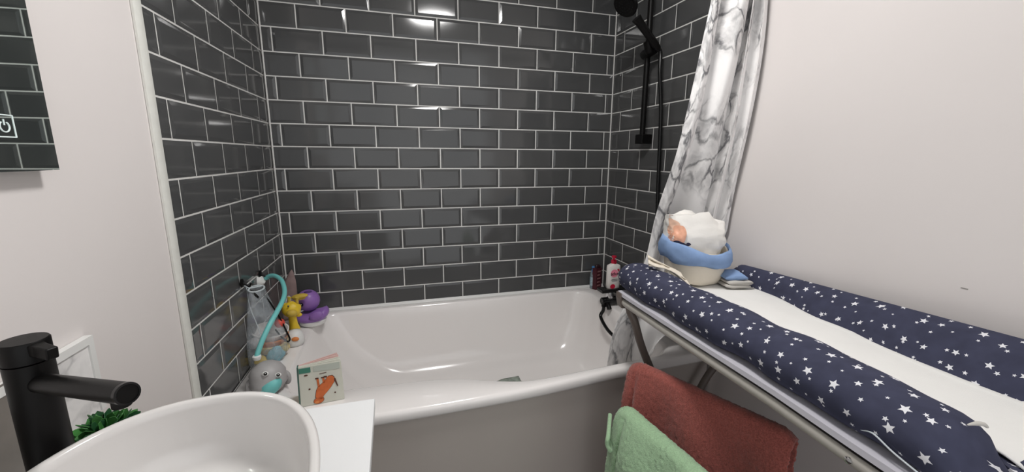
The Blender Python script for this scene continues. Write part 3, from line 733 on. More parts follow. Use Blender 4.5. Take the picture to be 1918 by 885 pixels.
# ------------------------------------------------------------------ board book on the tub edge
by0 = -.845
bl, br = at(557, 700, y=by0), at(641, 690, y=by0 + .012)
bl.z = br.z = RIMZ + .001
HB = .126; ux = (br - bl); WB = ux.length; ux.normalize(); bn = Vector((ux.y, -ux.x, 0))   # bn towards the camera
bk = thing('board_book', 'upside down board book with orange animal standing on the tub edge', 'book', (bl + br) / 2)
lean = Vector((0, .10, 1)).normalized()
def bp_(u, v, n=0): return bl + ux * (u * WB) + lean * (v * HB) + bn * n
def leaf(mb, ang, th, w=1, h=1, mi=0, n0=0):
    d = (ux * math.cos(ang) - bn * math.sin(ang)); nn = Vector((d.y, -d.x, 0))
    o = bl - bn * n0
    ps = [o, o + d * WB * w, o + d * WB * w + lean * HB * h - d * .004, o + lean * HB * h]
    mb.poly(ps, th, -nn, mi)
mb = MB(); leaf(mb, 0, .003); mb.build('front_cover', M['page'], bk, smooth=False, bevel=.001)
for a, m, n0, h in ((.10, 'page_white', .004, 1.0), (.20, 'page_white', .0075, 1.0), (.33, 'page_pink', .011, 1.0), (.42, 'page_pink', .0145, 1.0)):
    mb = MB(); leaf(mb, a, .0025, .985, h, 0, n0); mb.build('page', M[m], bk, smooth=False)
mb = MB(); mb.poly([bl + bn * .001 - ux * .004, bl + bn * .001, bl + bn * .001 + lean * HB, bl + bn * .001 - ux * .004 + lean * HB], -.02, bn); mb.build('spine', M['spine'], bk, smooth=False)
mb = MB()
def flat(pts, mi, lift=.0006): mb.poly([bp_(u, v, lift) for u, v in pts][::-1], .0004, bn, mi)
# (u from the left edge, v up from the bottom)
flat([(.01, .84), (.27, .84), (.27, .97), (.01, .97)], 0)
flat([(.33, .84), (.93, .82), (.93, .99), (.33, .97)], 4)
def ell(cu, cv, a, b, rot, mi, lift=.0006, n=26):
    c, s_ = math.cos(rot), math.sin(rot)
    flat([(cu + (a * math.cos(2 * PI * i / n) * c - b * math.sin(2 * PI * i / n) * s_), cv + (a * math.cos(2 * PI * i / n) * s_ + b * math.sin(2 * PI * i / n) * c)) for i in range(n)], mi, lift)
body = [(.34, .20), (.37, .36), (.42, .45), (.52, .52), (.60, .60), (.66, .665), (.74, .67), (.79, .61), (.78, .50), (.70, .38), (.60, .27), (.53, .20), (.50, .12), (.40, .10)]
flat([(u + (u - .58) * .05, v + (v - .40) * .05) for u, v in body], 2, .0005); flat(body, 1, .0010)
ell(.41, .095, .125, .085, .2, 2, .0005); ell(.41, .095, .115, .075, .2, 1, .0010); ell(.37, .06, .05, .035, .2, 3, .0014)
for (a, b) in (((.43, .44), (.41, .66)), ((.55, .52), (.54, .66)), ((.66, .62), (.60, .67))):
    du = .025
    flat([(a[0] - du, a[1]), (a[0] + du, a[1]), (b[0] + du, b[1]), (b[0] - du, b[1])], 1, .0010)
    flat([(b[0] - du - .03, b[1] - .015), (b[0] + du, b[1] - .02), (b[0] + du, b[1] + .015), (b[0] - du - .02, b[1] + .018)], 2, .0013)
flat([(.79, .61), (.82, .58), (.87, .38), (.85, .37), (.82, .45), (.78, .55)], 2, .0012)
for cu, cv in ((.22, .42), (.79, .22), (.16, .78)): ell(cu, cv, .022 if cu != .16 else .045, .02, 0, 2)
flat([(.46, .755), (.62, .765), (.62, .78), (.46, .77)], 2)
mb.build('cover_drawing', [M['teal_dark'], M['animal'], M['brown_line'], M['orange'], M['pale_print']], bk, smooth=False)

# something lying in the bath
pc = Vector((.88, -.35, RIMZ - .362))
mb = MB(); P = []
for i in range(15):
    P.append([Vector((.74 + .30 * j / 20, -.50 + .20 * i / 14, RIMZ - .343 + .008 * noise.noise(Vector((i * .4, j * .4, 1))) + .012 * math.sin(PI * i / 14))) for j in range(21)])
mb.grid(P); fl = mb.build('bath_flannel', M['sponge'], loc=(.88, -.4, RIMZ - .35), solid=.006, angle=180); tag(fl, 'grey green flannel lying on the floor of the bath', 'cloth')

# ------------------------------------------------------------------ vanity, basin, tap
CZ = .86
wt_ = MB(); yback, yfront = -1.330, -2.28
xw = lambda y: LW(-y, 0, .002).x
wt_.poly([(xw(yback), yback, CZ - .02), (.412, yback, CZ - .02), (.406, yfront, CZ - .02), (xw(yfront), yfront, CZ - .02)], .02, (0, 0, 1))
o = wt_.build('vanity_worktop', M['worktop'], smooth=False, bevel=.0015, loc=(.16, -1.8, CZ - .02)); tag(o, 'white worktop carrying the round edged basin and black tap', 'worktop')
cab = thing('vanity_cabinet', 'white wall hung vanity cabinet under the worktop', 'cabinet', (.15, -1.8, .3))
mb = MB(); mb.poly([(xw(-1.35), -1.35, .32), (.37, -1.35, .32), (.37, -2.26, .32), (xw(-2.26), -2.26, .32)], CZ - .02 - .32, (0, 0, 1)); mb.build('carcass', M['white'], cab, smooth=False)
for z0, z1 in ((.33, .575), (.585, .83)):
    mb = MB(); mb.box((.371, -2.255, z0), (.389, -1.355, z1)); d_ = mb.build('drawer', M['white'], cab, smooth=False, bevel=.002)
    mb = MB(); mb.box((.389, -1.88, z1 - .03), (.402, -1.73, z1 - .018)); mb.build('handle', M['black'], d_, smooth=False)
RZ = .98
BC, BA, BB, BN, BR = (.206, -1.687), .165, .238, 2.35, math.radians(4)
def bring(a, b, z, n=96):
    out = []
    for j in range(n):
        t = 2 * PI * j / n; ct, s_ = math.cos(t), math.sin(t)
        x = a * math.copysign(abs(ct) ** (2 / BN), ct); y = b * math.copysign(abs(s_) ** (2 / BN), s_)
        out.append(Vector((BC[0] + x * math.cos(BR) - y * math.sin(BR), BC[1] + x * math.sin(BR) + y * math.cos(BR), z)))
    return out
mb = MB(); mb.loft([bring(BA + o, BB + o, z) for o, z in ((-.05, CZ), (-.03, CZ + .001), (-.022, CZ + .008), (-.008, CZ + .06), (-.001, RZ - .008), (0, RZ - .003), (-.003, RZ), (-.008, RZ), (-.0115, RZ - .003), (-.013, RZ - .012), (-.019, CZ + .06), (-.03, CZ + .032), (-.05, CZ + .02), (-.09, CZ + .014), (-.14, CZ + .012))], True, True, True)
bs = thing('basin', 'white oval countertop basin with thin rim', 'basin', (BC[0], BC[1], CZ)); mb.build('bowl', M['ceramic'], bs, angle=70)
mb = MB(); mb.lathe([(0, 0), (.03, 0), (.031, .003), (.024, .006), (0, .006)], (BC[0], BC[1], CZ + .012), 32); mb.build('waste', M['chrome'], bs)
TX, TY, TR = .028, -1.500, .0222
tp = thing('basin_tap', 'tall matte black mixer tap beside the oval basin', 'tap', (TX, TY, CZ))
ztop = at(55, 640, x=TX).z
mb = MB(); mb.lathe([(0, 0), (TR + .004, 0), (TR + .004, .006), (TR, .008), (TR, ztop - CZ - .022)], (TX, TY, CZ), 48); mb.build('tap_column', M['black'], tp)
mb = MB(); mb.lathe([(TR - .002, ztop - CZ - .0215), (TR + .0005, ztop - CZ - .020), (TR + .0005, ztop - CZ + .004), (TR - .001, ztop - CZ + .006), (0, ztop - CZ + .006)], (TX, TY, CZ), 48); mb.build('tap_cap', M['black'], tp)
sa = at(95, 705, x=TX + .01); sz0 = sa.z
sdir = Vector((.80, -.60, 0)).normalized()
# end of the spout: on the sight line of its tip, along sdir
dr = ray(238, 738)
# solve TX+ s*sd = CAM + t*dr in the horizontal plane
A = Matrix(((sdir.x, -dr.x), (sdir.y, -dr.y))); sol = A.inverted() @ Vector((CAM.x - TX, CAM.y - TY))
send = CAM + dr * sol[1]
sst = Vector((TX, TY, sz0))
mb = MB(); mb.tube([sst, sst.lerp(send, .5), send], .0115, 28); sp = mb.build('spout', M['black'], tp)
sax = (send - sst).normalized()
mb = MB(); mb.lathe([(.0118, -.004), (.0118, .001), (.0098, .0012), (.0098, -.003), (0, -.003)], send, 28, axis=sax, caps=False); mb.build('spout_mouth', M['blackgloss'], sp)
mb = MB(); mb.lathe([(0, 0), (.0085, 0), (.0085, .006), (.009, .008), (0, .008)], send - sax * .014 + Vector((0, 0, -.0155)), 24); mb.build('aerator', M['black'], sp)
lv1 = at(106, 652, x=TX + .05)
ld = Vector((.86, -.5, -.10)).normalized()
lst = Vector((TX, TY, ztop - .0015)) + ld * .004
mb = MB()
pr = Vector((-ld.y, ld.x, 0)).normalized(); un = ld.cross(pr); un = un if un.z > 0 else -un
mb.loft([[lst + ld * d_ + pr * w + un * h for w, h in ((-w_, -.0075), (w_, -.0075), (w_, .0072), (-w_, .0072))] for d_, w_ in ((-.010, .0215), (.004, .0165), (.014, .0085), (.024, .0065), (.044, .0058))], True, True, True)
mb.build('lever', M['black'], tp, smooth=False, bevel=.002)
# artificial plant
ppx = at(196, 800, y=-1.385)
pl_ = thing('potted_plant', 'small green leafy plant in a stone pot behind the basin', 'plant', (ppx.x, ppx.y, CZ))
pz = ppx.z - CZ
mb = MB(); mb.lathe([(0, 0), (.026, 0), (.030, .004), (.036, max(.03, pz - .018)), (.033, max(.03, pz - .018)), (.031, max(.024, pz - .026)), (0, max(.024, pz - .026))], (ppx.x, ppx.y, CZ), 32); mb.build('pot', M['pot'], pl_)
mb = MB(); rn = random.Random(5)
for k in range(150):
    th, ph = rn.uniform(0, 2 * PI), rn.uniform(.15, 1.55)
    d_ = Vector((math.cos(th) * math.sin(ph), math.sin(th) * math.sin(ph), math.cos(ph) * .62 + .05))
    o_ = ppx + Vector((0, 0, -.014)) + d_ * rn.uniform(.012, .030); L = rn.uniform(.015, .024); w = L * .34
    s1 = d_.orthogonal().normalized(); s1.rotate(Matrix.Rotation(rn.uniform(0, 6), 3, d_)); n_ = d_.cross(s1)
    dd = (d_ + n_ * rn.uniform(-.5, .5)).normalized()
    pts = [o_, o_ + dd * L * .35 + s1 * w, o_ + dd * L * .75 + s1 * w * .8 + n_ * .002, o_ + dd * L + n_ * .003, o_ + dd * L * .75 - s1 * w * .8 + n_ * .002, o_ + dd * L * .35 - s1 * w]
    b0 = len(mb.v); mb.add(pts + [p_ - n_ * .0012 for p_ in pts], [(0, 1, 2, 3, 4, 5), (11, 10, 9, 8, 7, 6)] + [(i, 6 + i, 6 + (i + 1) % 6, (i + 1) % 6) for i in range(6)], k % 2)
mb.build('foliage', [M['leaf'], M['leaf_dark']], pl_, smooth=False)

# splashback and mirror on the left wall
def lwp(px, py, off=0.0):
    d = ray(px, py); t = ((LW(0, 0, off) - CAM).dot(nl)) / d.dot(nl); return CAM + d * t
sb = thing('splashback', 'pale marbled splashback panel with white edge behind the tap', 'splashback', LW(1.6, .86, 0))
SY, SZ = 1.222, 1.007
def wallbox(mb, d0, d1, z0, z1, o0, o1, mi=None):
    vs = [LW(d0, z0, o0), LW(d1, z0, o0), LW(d1, z0, o1), LW(d0, z0, o1), LW(d0, z1, o0), LW(d1, z1, o0), LW(d1, z1, o1), LW(d0, z1, o1)]
    mb.add(vs, [(0, 3, 2, 1), (4, 5, 6, 7), (0, 1, 5, 4), (1, 2, 6, 5), (2, 3, 7, 6), (3, 0, 4, 7)], mi)
mb = MB()
mb.add([LW(SY + .012, CZ + .002, .003), LW(2.28, CZ + .002, .003), LW(2.28, SZ - .014, .003), LW(SY + .012, SZ - .014, .003)], [(0, 1, 2, 3)], 0, [(0, 0), (1.0, 0), (1.0, .15), (0, .15)])
wallbox(mb, SY + .012, 2.28, CZ + .002, SZ - .014, -.007, .002); mb.build('panel', M['splash'], sb, smooth=False)
gq = lwp(0, 722, .003); mb = MB(); wallbox(mb, 1.36, 2.28, CZ + .002, gq.z, .0031, .0045); mb.build('grey_section', M['mottled_grey'], sb, smooth=False)  # darker mottled grey section laid over the panel
mb = MB(); wallbox(mb, SY, 2.28, SZ - .014, SZ, -.007, .006); wallbox(mb, SY, SY + .012, CZ + .002, SZ - .014, -.007, .006); mb.build('edge_strip', M['white'], sb, smooth=False)
mr = thing('mirror', 'frameless mirror with touch power symbol above the basin', 'mirror', LW(1.6, 1.3, 0))
MZ = 1.306
mb = MB(); wallbox(mb, 1.237, 2.0, MZ, 2.02, .012, .017); mb.build('mirror_glass', M['mirror'], mr, smooth=False)
mb = MB(); wallbox(mb, 1.257, 1.98, MZ + .02, 2.0, -.007, .0118); mb.build('backing', M['white'], mr, smooth=False)
mb = MB()
cpt = lwp(9, 236, .017); cd = (cpt - LW(0, 0, .017)).length; cd = -cpt.y / math.cos(TH) if True else cd
cz = cpt.z
def P2(d_, z): return LW(d_, z, .0172)
hs_ = .0155
for a, b in (((-1, -1), (1, -1)), ((1, -1), (1, 1)), ((1, 1), (-1, 1)), ((-1, 1), (-1, -1))):
    mb.tube([P2(cd + a[0] * hs_, cz + a[1] * hs_), P2(cd + b[0] * hs_, cz + b[1] * hs_)], .0009, 6)
ar = [P2(cd + .0075 * math.sin(t), cz - .001 + .0075 * math.cos(t)) for t in [math.radians(35 + 290 * i / 24) for i in range(25)]]
mb.tube(ar, .0009, 6); mb.tube([P2(cd, cz + .001), P2(cd, cz + .0095)], .0009, 6)
mb.build('power_symbol', mat('symbol_white', rgb(206, 216, 214), .5, emit=.25), mr)

# ------------------------------------------------------------------ changing table
tb = thing('changing_table', 'folding baby changing table with pale board and grey tubular legs', 'changing table', (1.42, -1.35, 0))
def bxl(y): return lerp_table(y, [(-1.95, 1.155), (-1.70, 1.172), (-1.53, 1.186), (-1.19, 1.196), (-.95, 1.205), (-.9, 1.21)])
FE, NE = -.905, -1.86
BT = .873
mb = MB(); ys = [NE + (FE - NE) * i / 24 for i in range(25)]
# tray board with raised lip along the near edge
mb.loft([[Vector((bxl(y), y, BT - .012)), Vector((bxl(y), y, BT)), Vector((bxl(y) + .003, y, BT)), Vector((bxl(y) + .006, y, BT)), Vector((1.645, y, BT)), Vector((1.645, y, BT - .012))] for y in ys], True, True, True)
mb.build('tray_board', M['board'], tb, angle=25)
mb = MB(); mb.loft([[Vector((bxl(y) + .004, y, BT - .019)), Vector((bxl(y) + .004, y, BT - .0125)), Vector((1.60, y, BT - .0125)), Vector((1.60, y, BT - .019))] for y in ys], True, True, True); mb.build('tray_gap_strip', M['blackgloss'], tb, smooth=False)  # black strip drawing the dark gap between board and rail
def rr_tube(pts, w, h, mb, r=.006):
    return mb
RZc = BT - .034
mb = MB(); mb.tube([(bxl(y) + .016, y, RZc) for y in ys] , .0145, 20); rl = mb.build('side_rail', M['tube'], tb)
mb = MB(); q_ = at(1596, 837, x=bxl(-1.68) + .002); mb.lathe([(0, 0), (.006, 0), (.006, .003), (.003, .0045), (0, .0045)], (bxl(q_.y) + .002, q_.y, RZc), 16, axis=(-1, 0, 0)); mb.build('screw', M['chrome'], rl)
mb = MB(); mb.tube([(1.628, y, RZc) for y in ys], .0145, 20); mb.build('side_rail', M['tube'], tb)
xa, xb = bxl(FE) + .016, 1.628
mb = MB(); mb.tube(crv([(xa, FE - .02, RZc), (xa, FE - .045, RZc - .004), (xa + .006, FE - .05, RZc - .03), (1.245, -.965, .775), (1.274, -.965, .694), (1.318, -.965, .600), (1.40, -.965, .44), (1.60, -.965, .02)], 8), .0135, 18); mb.build('leg', M['shaded_tube'], tb)
mb = MB(); mb.tube(crv([(xb, FE - .03, RZc), (xb, -.938, RZc - .02), (1.645, -.938, .70), (1.640, -.938, .56), (1.598, -.938, .489), (1.50, -.938, .33), (1.26, -.938, .02)], 8), .0135, 18); mb.build('leg', M['shaded_tube'], tb)
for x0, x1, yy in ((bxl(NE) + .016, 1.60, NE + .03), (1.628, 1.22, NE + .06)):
    mb = MB(); mb.tube(crv([(x0, yy, RZc), (x0, yy, RZc - .12), ((x0 + x1) / 2, yy, .40), (x1, yy, .02)], 8), .0135, 18); mb.build('leg', M['shaded_tube'], tb)
for x, y in ((1.60, -.965), (1.26, -.938), (1.60, NE + .03), (1.22, NE + .06)):
    mb = MB(); mb.lathe([(0, 0), (.02, 0), (.021, .02), (.015, .03), (0, .03)], (x, y, .0), 20); mb.build('foot', M['blackgloss'], tb)
mb = MB(); mb.tube([(xa + .01, FE - .02, RZc), (xb - .01, FE - .02, RZc)], .011, 16); mb.build('cross_bar', M['tube'], tb)
# end moulding under the far corner of the tray
mb = MB(); mb.loft([[Vector((bxl(y) - .004, y, BT)), Vector((bxl(y) - .006, y, BT - .02)), Vector((bxl(y) + .002, y, BT - .055)), Vector((bxl(y) + .03, y, BT - .060)), Vector((bxl(y) + .04, y, BT - .02))] for y in (FE + .006, FE - .03)], True, True, True); mb.build('corner_bracket', M['shaded_tube'], tb, smooth=False, bevel=.004)

# changing mat: two star-printed rolls and a flat middle
MB0 = BT + .0016
mt = thing('changing_mat', 'navy changing mat with white stars and white centre on the changing table', 'changing mat', (1.42, -1.35, BT))
def crest_r(y): 
    t = (y + .95) / (-.75)
    return Vector((1.652 - .045 * t, y, .962 + .036 * t))
def inner_r(y): return lerp_table(y, [(-1.86, 1.53), (-1.747, 1.535), (-1.655, 1.520), (-1.54, 1.528), (-1.40, 1.556), (-1.30, 1.558), (-1.1, 1.606), (-.9, 1.62)])
SEC = []
def section(y, e):
    """e: 0..1 end rounding factor"""
    xo = bxl(y) + .003; q_ = max(0, (-1.735 - y) / .088); dome = max(.12, 1 - q_ ** 3.0) ** .5 if q_ < 1 else .30
    cw = .068 * (.55 + .45 * e) * (1 if y > -1.735 else .5 + .5 * dome); ch = .0475 * (.55 + .45 * e) * (1 if y > -1.735 else dome)
    cx, cz_ = xo + .068, MB0 + (.0475 if y > -1.735 else max(.018, .0475 * dome))
    P = []
    wob = .004 * math.sin(y * 23) + .003 * math.sin(y * 41 + 1)
    for i in range(22):                       # left roll, from its bottom clockwise over the top to the pad
        a = math.radians(262 - 262 * i / 21)
        ca = math.cos(a); ca = -abs(ca) ** .5 if (ca < 0 and math.sin(a) < 0) else ca
        P.append(Vector((cx + (cw + wob * .6) * ca, y, cz_ + (ch + wob * .6) * math.sin(a))))
    zi = MB0 + .024
    xr = inner_r(y)
    P.append(Vector((cx + cw + .003, y, zi + .006)))
    for k in range(1, 9): P.append(Vector((cx + cw + (xr - cx - cw) * k / 9, y, zi)))
    c = crest_r(y); ct = c.copy(); ct.z = MB0 + (c.z - MB0) * (.5 + .5 * e); ct.x = min(ct.x, XR - .006)
    for k in range(0, 10):
        t = k / 10; q = Vector((xr, y, zi)).lerp(ct, t); q.z += .016 * math.sin(PI * t) * e; q.x -= .008 * math.sin(PI * t); P.append(q)
    hw = max(.003, min(.012, (XR - .002 - ct.x)))
    for k in range(6):
        a = PI / 2 - (PI / 2) * k / 5; P.append(Vector((ct.x + hw * math.cos(a) * .9, y, ct.z - .010 + .010 * math.sin(a))))
    P.append(Vector((ct.x + hw * .9, y, MB0 + .02))); P.append(Vector((ct.x, y, MB0)))
    for k in range(1, 8): P.append(Vector((ct.x + (xo + .03 - ct.x) * k / 8, y, MB0)))
    return P
ysm = []
N_S = 64; MF, MN = -.862, -1.845
for i in range(N_S + 1):
    t = i / N_S; ysm.append(MF + (MN - MF) * t)
rings, uvr = [], []
for y in ysm:
    d0, d1 = abs(y - MF), abs(y - MN)
    def skew(p):
        # the far end of the mat runs a little askew: its wall side ends nearer the camera
        u = min(1, max(0, (p.x - 1.25) / .38)); w = (1 - abs(y - MF) / abs(MN - MF))
        p.y -= .095 * u * w
        return p
    e = min(1, (d0 / .035) ** .5 if d0 < .035 else 1, .82 + .18 * (d1 / .012) ** .5 if d1 < .012 else 1)
    R_ = [skew(p) for p in section(y, e)]
    rings.append(R_)
    acc = 0; uu = [(0, -y)]
    for a, b in zip(R_, R_[1:]):
        acc += (b - a).length; uu.append((acc, -a.y))
    uvr.append(uu)
mb = MB(); mb.loft(rings, True, True, True, uvr=uvr)
for f, fc in enumerate(mb.f):
    if len(fc) > 4: mb.uv[f] = [(mb.v[i].x, mb.v[i].z + .4) for i in fc]
mb.build('star_cover', M['stars'], mt, angle=70)
# seam piping along the lower outside of the left roll
mb = MB()
P = []
for i, y in enumerate([MF - .02 + (MN - MF + .03) * k / 80 for k in range(81)]):
    P.append([])
    x0 = bxl(y) + .010 + .068 + .070; x1 = inner_r(y) + .006
    for k in range(25):
        t = k / 24; x = x0 - .004 + (x1 - x0 + .004) * t
        yy = y - .095 * min(1, max(0, (x - 1.25) / .38)) * (1 - abs(y - MF) / abs(MN - MF))
        z = MB0 + .0275 + .006 * (max(0, (t - .93) / .07)) ** 2 + .0035 * noise.noise(Vector((x * 9, yy * 7, 0))) + .010 * max(0, 1 - t / .06)
        if i > 76: z -= .010 * ((i - 76) / 4) ** 2
        P[-1].append(Vector((x, yy, z)))
mb.grid(P); mb.build('terry_liner', M['liner'], mt, solid=.004, angle=180, solid_off=1)
# tucked corner of the cover at the near end of the roll
tk = at(1835, 796, z=MB0 + .094)
mb = MB(); mb.tube(crv([tk + Vector((-.014, .006, -.002)), tk + Vector((-.004, .002, .001)), tk + Vector((.006, -.001, .0)), tk + Vector((.013, -.003, -.005))], 4), [.001, .0015, .002, .0025, .003, .003, .003, .003, .003, .0028, .0025, .002, .0015], 10); mb.build('tie_corner', M['grey_cloth'], mt)
mb = MB(); q = [bxl(-1.75) + .012, 0]
mb.tube(crv([Vector((bxl(-1.70) + .012, -1.70, MB0 + .022)), Vector((bxl(-1.72) + .008, -1.72, MB0 + .030)), Vector((bxl(-1.75) + .008, -1.75, MB0 + .020)), Vector((bxl(-1.79) + .010, -1.79, MB0 + .010))], 8), .0014, 8); mb.build('loose_thread', M['net_seam'], mt)

# ------------------------------------------------------------------ basket with nappies, cloths
PZ = MB0 + .033
b0 = at(1291, 546, z=PZ); b0 = at(1297, 524, z=PZ); BCx, BCy = b0.x, b0.y; KB = 1.13
def sag(a, z): return (-.030 * max(0, -math.sin(a)) - .010 * math.cos(a)) * min(1, max(0, z / .125)) ** 1.5
def softring(cx, cy, r, z, n=56, seed=0, amp=.06, sq=1.0):
    return [Vector((cx + r * math.cos(2 * PI * j / n) * (1 + amp * noise.noise(Vector((math.cos(2 * PI * j / n) * 1.6, math.sin(2 * PI * j / n) * 1.6, seed)))), cy + r * sq * math.sin(2 * PI * j / n) * (1 + amp * noise.noise(Vector((math.cos(2 * PI * j / n) * 1.6, math.sin(2 * PI * j / n) * 1.6, seed)))), z + .004 * noise.noise(Vector((math.cos(2 * PI * j / n) * 2, math.sin(2 * PI * j / n) * 2, seed + 5))) + sag(2 * PI * j / n, (z - PZ) / KB))) for j in range(n)]
bk_ = thing('fabric_basket', 'cream fabric basket with folded blue rim on the changing mat', 'basket', (BCx, BCy, PZ))
prof = [(.060, 0), (.078, .003), (.086, .02), (.092, .045), (.096, .07), (.098, .10), (.096, .125), (.091, .125), (.090, .10), (.086, .06), (.08, .02), (.07, .012)]
mb = MB(); mb.loft([softring(BCx, BCy, r * KB, PZ + z * KB, seed=z * 9, amp=.05 + .1 * min(z, .05) * 0, sq=.85) for r, z in prof], True, True, True); mb.build('basket_body', M['cream_cloth'], bk_, angle=180)
mb = MB(); pr2 = [(.097, .126), (.103, .131), (.107, .124), (.110, .108), (.110, .090), (.107, .074), (.100, .070), (.0985, .09)]
rg = []
for k, (r, z) in enumerate(pr2):
    R_ = softring(BCx, BCy, r * KB, PZ + z * KB, seed=2 + k * .25, amp=.08, sq=.87)
    for j, p in enumerate(R_):
        a = 2 * PI * j / 56; p.z += .004 * math.sin(5 * a + k); p.x += .0025 * math.sin(9 * a + k * 2)
    rg.append(R_)
rg.append(rg[0]); mb.loft(rg, True); mb.build('folded_rim', M['blue_cloth'], bk_, angle=180)
# nappy pack
pk = thing('nappy_pack', 'crumpled white plastic nappy pack with printed baby standing in the basket', 'nappy pack', (BCx, BCy, PZ + .02))
wv = Vector((.95, -.30, 0)).normalized(); dvn = Vector((-.30, -.95, 0)).normalized(); PC0 = Vector((BCx - .014, BCy, PZ))   # dvn faces the camera
def pkp(u, d_, z):
    return PC0 + wv * u + dvn * d_ + Vector((0, 0, z))
PKH = at(1298, 398, y=BCy - .02).z - PZ; print('pack height', PKH)
mb = MB(); rg = []
nz = 34
for i in range(nz + 1):
    t = i / nz; z = .018 + (PKH - .018) * t
    sm = min(1, max(0, (z - .11) / .06)); a = .084 + .016 * sm * sm * (3 - 2 * sm) - .010 * max(0, t - .45) * 1.2; b = (.056 + .010 * sm) * (1 - .45 * max(0, (t - .55) / .45) ** 1.6)
    R_ = []
    for j in range(64):
        th = 2 * PI * j / 64; c_, s_ = math.cos(th), math.sin(th)
        u = a * math.copysign(abs(c_) ** .55, c_); d_ = b * math.copysign(abs(s_) ** .6, s_)
        k = 1 + .08 * noise.noise(Vector((u * 26, d_ * 26, z * 18))) + .06 * noise.noise(Vector((u * 90, d_ * 60, z * 50)))
        zz = z + (.02 * noise.noise(Vector((u * 22, d_ * 30, 4))) - .10 * max(0, u / a) * .22 * t - .012 * abs(u / a)) * max(0, (t - .4) / .6)
        R_.append(pkp(u * k, d_ * k, zz))
    rg.append(R_)
for s_c, dz in ((.55, .004), (.15, .006)):
    cen = sum(rg[-1], Vector()) / 64 if s_c == .55 else cen
    rg.append([cen + (p - cen) * (s_c if s_c == .55 else .3) + Vector((0, 0, dz)) for p in rg[nz]])
mb.loft(rg, True, True, True); mb.build('plastic_wrap', M['film'], pk, angle=50)
# printed picture, following the front of the pack
from mathutils.bvhtree import BVHTree
_bv = BVHTree.FromPolygons([tuple(v) for v in mb.v], mb.f)
def front(u, z):
    o_ = pkp(u, .30, z); h = _bv.ray_cast(o_, -dvn, .45)
    return (h[0] - PC0).dot(dvn) if h[0] is not None else .045
mb = MB()
def blob(cu, cz_, a, b, rot, mi, lift):
    n_ = 36; rings_ = []
    for s_ in (1, .85, .7, .55, .4, .25, .1):
        r_ = []
        for i in range(n_):
            t = 2 * PI * i / n_; w = s_ * (1 + .12 * math.sin(3 * t + cu * 90))
            u = max(-.094, cu + a * w * math.cos(t) * math.cos(rot) - b * w * math.sin(t) * math.sin(rot)); z = cz_ + a * w * math.cos(t) * math.sin(rot) + b * w * math.sin(t) * math.cos(rot)
            r_.append(pkp(u, front(u, z) + lift, z))
        rings_.append(r_)
    mb.loft(rings_, True, False, True, mi)
def pxz(px, py):
    q = at(px, py, y=BCy - .05); return (q - PC0).dot(wv), q.z - PZ
for px, py, a, b, rot, mi, lift in ((1266, 428, .026, .024, .9, 1, .0024), (1262, 448, .030, .017, -.3, 0, .0034), (1279, 440, .017, .030, .2, 0, .0040), (1277, 461, .022, .012, -.35, 2, .0046), (1290, 459, .008, .006, .3, 2, .0030), (1263, 414, .008, .014, -.5, 0, .0034), (1258, 446, .014, .010, 0, 1, .0046)):
    u_, z_ = pxz(px, py); blob(u_, z_, a, b, rot, mi, lift)
mb.build('printed_baby', [M['skin'], M['print_pale'], M['print_navy']], pk, angle=180)
# folded cloths beside it
fc = at(1362, 532, z=PZ + .02)
def folded(name, lab, c, sx, sy, z0, th, m, layers, rz, seed, dome=0):
    t_ = thing(name, lab, 'cloth', (c.x, c.y, z0)); Rz = Matrix.Rotation(rz, 3, 'Z')
    for l in range(layers):
        mb = MB(); P = []
        zb = z0 + th * l
        rg_ = []
        for i in range(12):
            v = -1 + 2 * i / 11
            prof_ = []
            for k in range(26):
                a = 2 * PI * k / 26; ca, sa_ = math.cos(a), math.sin(a)
                u = math.copysign(abs(ca) ** .45, ca)
                nn = noise.noise(Vector((u * 2 + seed, v * 2, l * 3)))
                x = u * sx * (1 + .06 * nn) + .006 * l; y = v * sy * (1 + .05 * noise.noise(Vector((u * 2, seed, l))))
                z = zb + th * .5 + th * .47 * math.copysign(abs(sa_) ** .7, sa_) + .25 * th * nn + (dome * (1 - u * u) * (1 - v * v) if sa_ > 0 else 0)
                z = max(z, z0)
                prof_.append(Rz @ Vector((x, y, 0)) + Vector((c.x, c.y, z)))
            rg_.append(prof_)
        mb.loft(rg_, True, True, True)
        mb.build('fold', M[m], t_, angle=180)
    return t_
f1 = at(1372, 540, z=PZ); 
folded('muslin_cloth', 'folded grey white muslin under the blue cloth on the changing mat', Vector((f1.x + .026, f1.y + .034, 0)), .042, .045, PZ, .012, 'grey_cloth', 2, -.25, 1.3)
folded('blue_cloth', 'folded blue cloth on top of the grey muslin beside the basket', Vector((f1.x + .024, f1.y + .036, 0)), .038, .038, PZ + .0255, .012, 'blue_cloth', 1, -.25, 4.1, .016)
# cream cloth crumpled at the left of the basket
mb = MB(); P = []
c0_ = at(1232, 512, z=PZ + .04); YC = BCy - .01
for i in range(41):
    u = i / 40; row = []
    top_ = at(1213 + 62 * u, 478 + 34 * u, y=YC - .075 * u)
    bot_ = at(1216 + 92 * u, 505 + 52 * u, y=YC - .02 - .12 * u)
    bot_.z = max(bot_.z, PZ + .006)
    for k in range(25):
        v = k / 24; p = top_.lerp(bot_, v)
        ph = v * 5.2 + u * 1.6
        p += Vector((-.55, -.75, 0)) * (.010 * math.sin(ph * 3.2) + .008 * noise.noise(Vector((u * 6, v * 6, 2))) + .012 * math.sin(PI * v))
        ex, ez = (p.x - bxl(p.y) - .071) / .082, (p.z - MB0 - .0475) / .061; q = (ex * ex + ez * ez) ** .5
        if q < 1: p.x += ex * (1 / max(q, .2) - 1) * .082; p.z += ez * (1 / max(q, .2) - 1) * .061
        row.append(p)
    P.append(row)
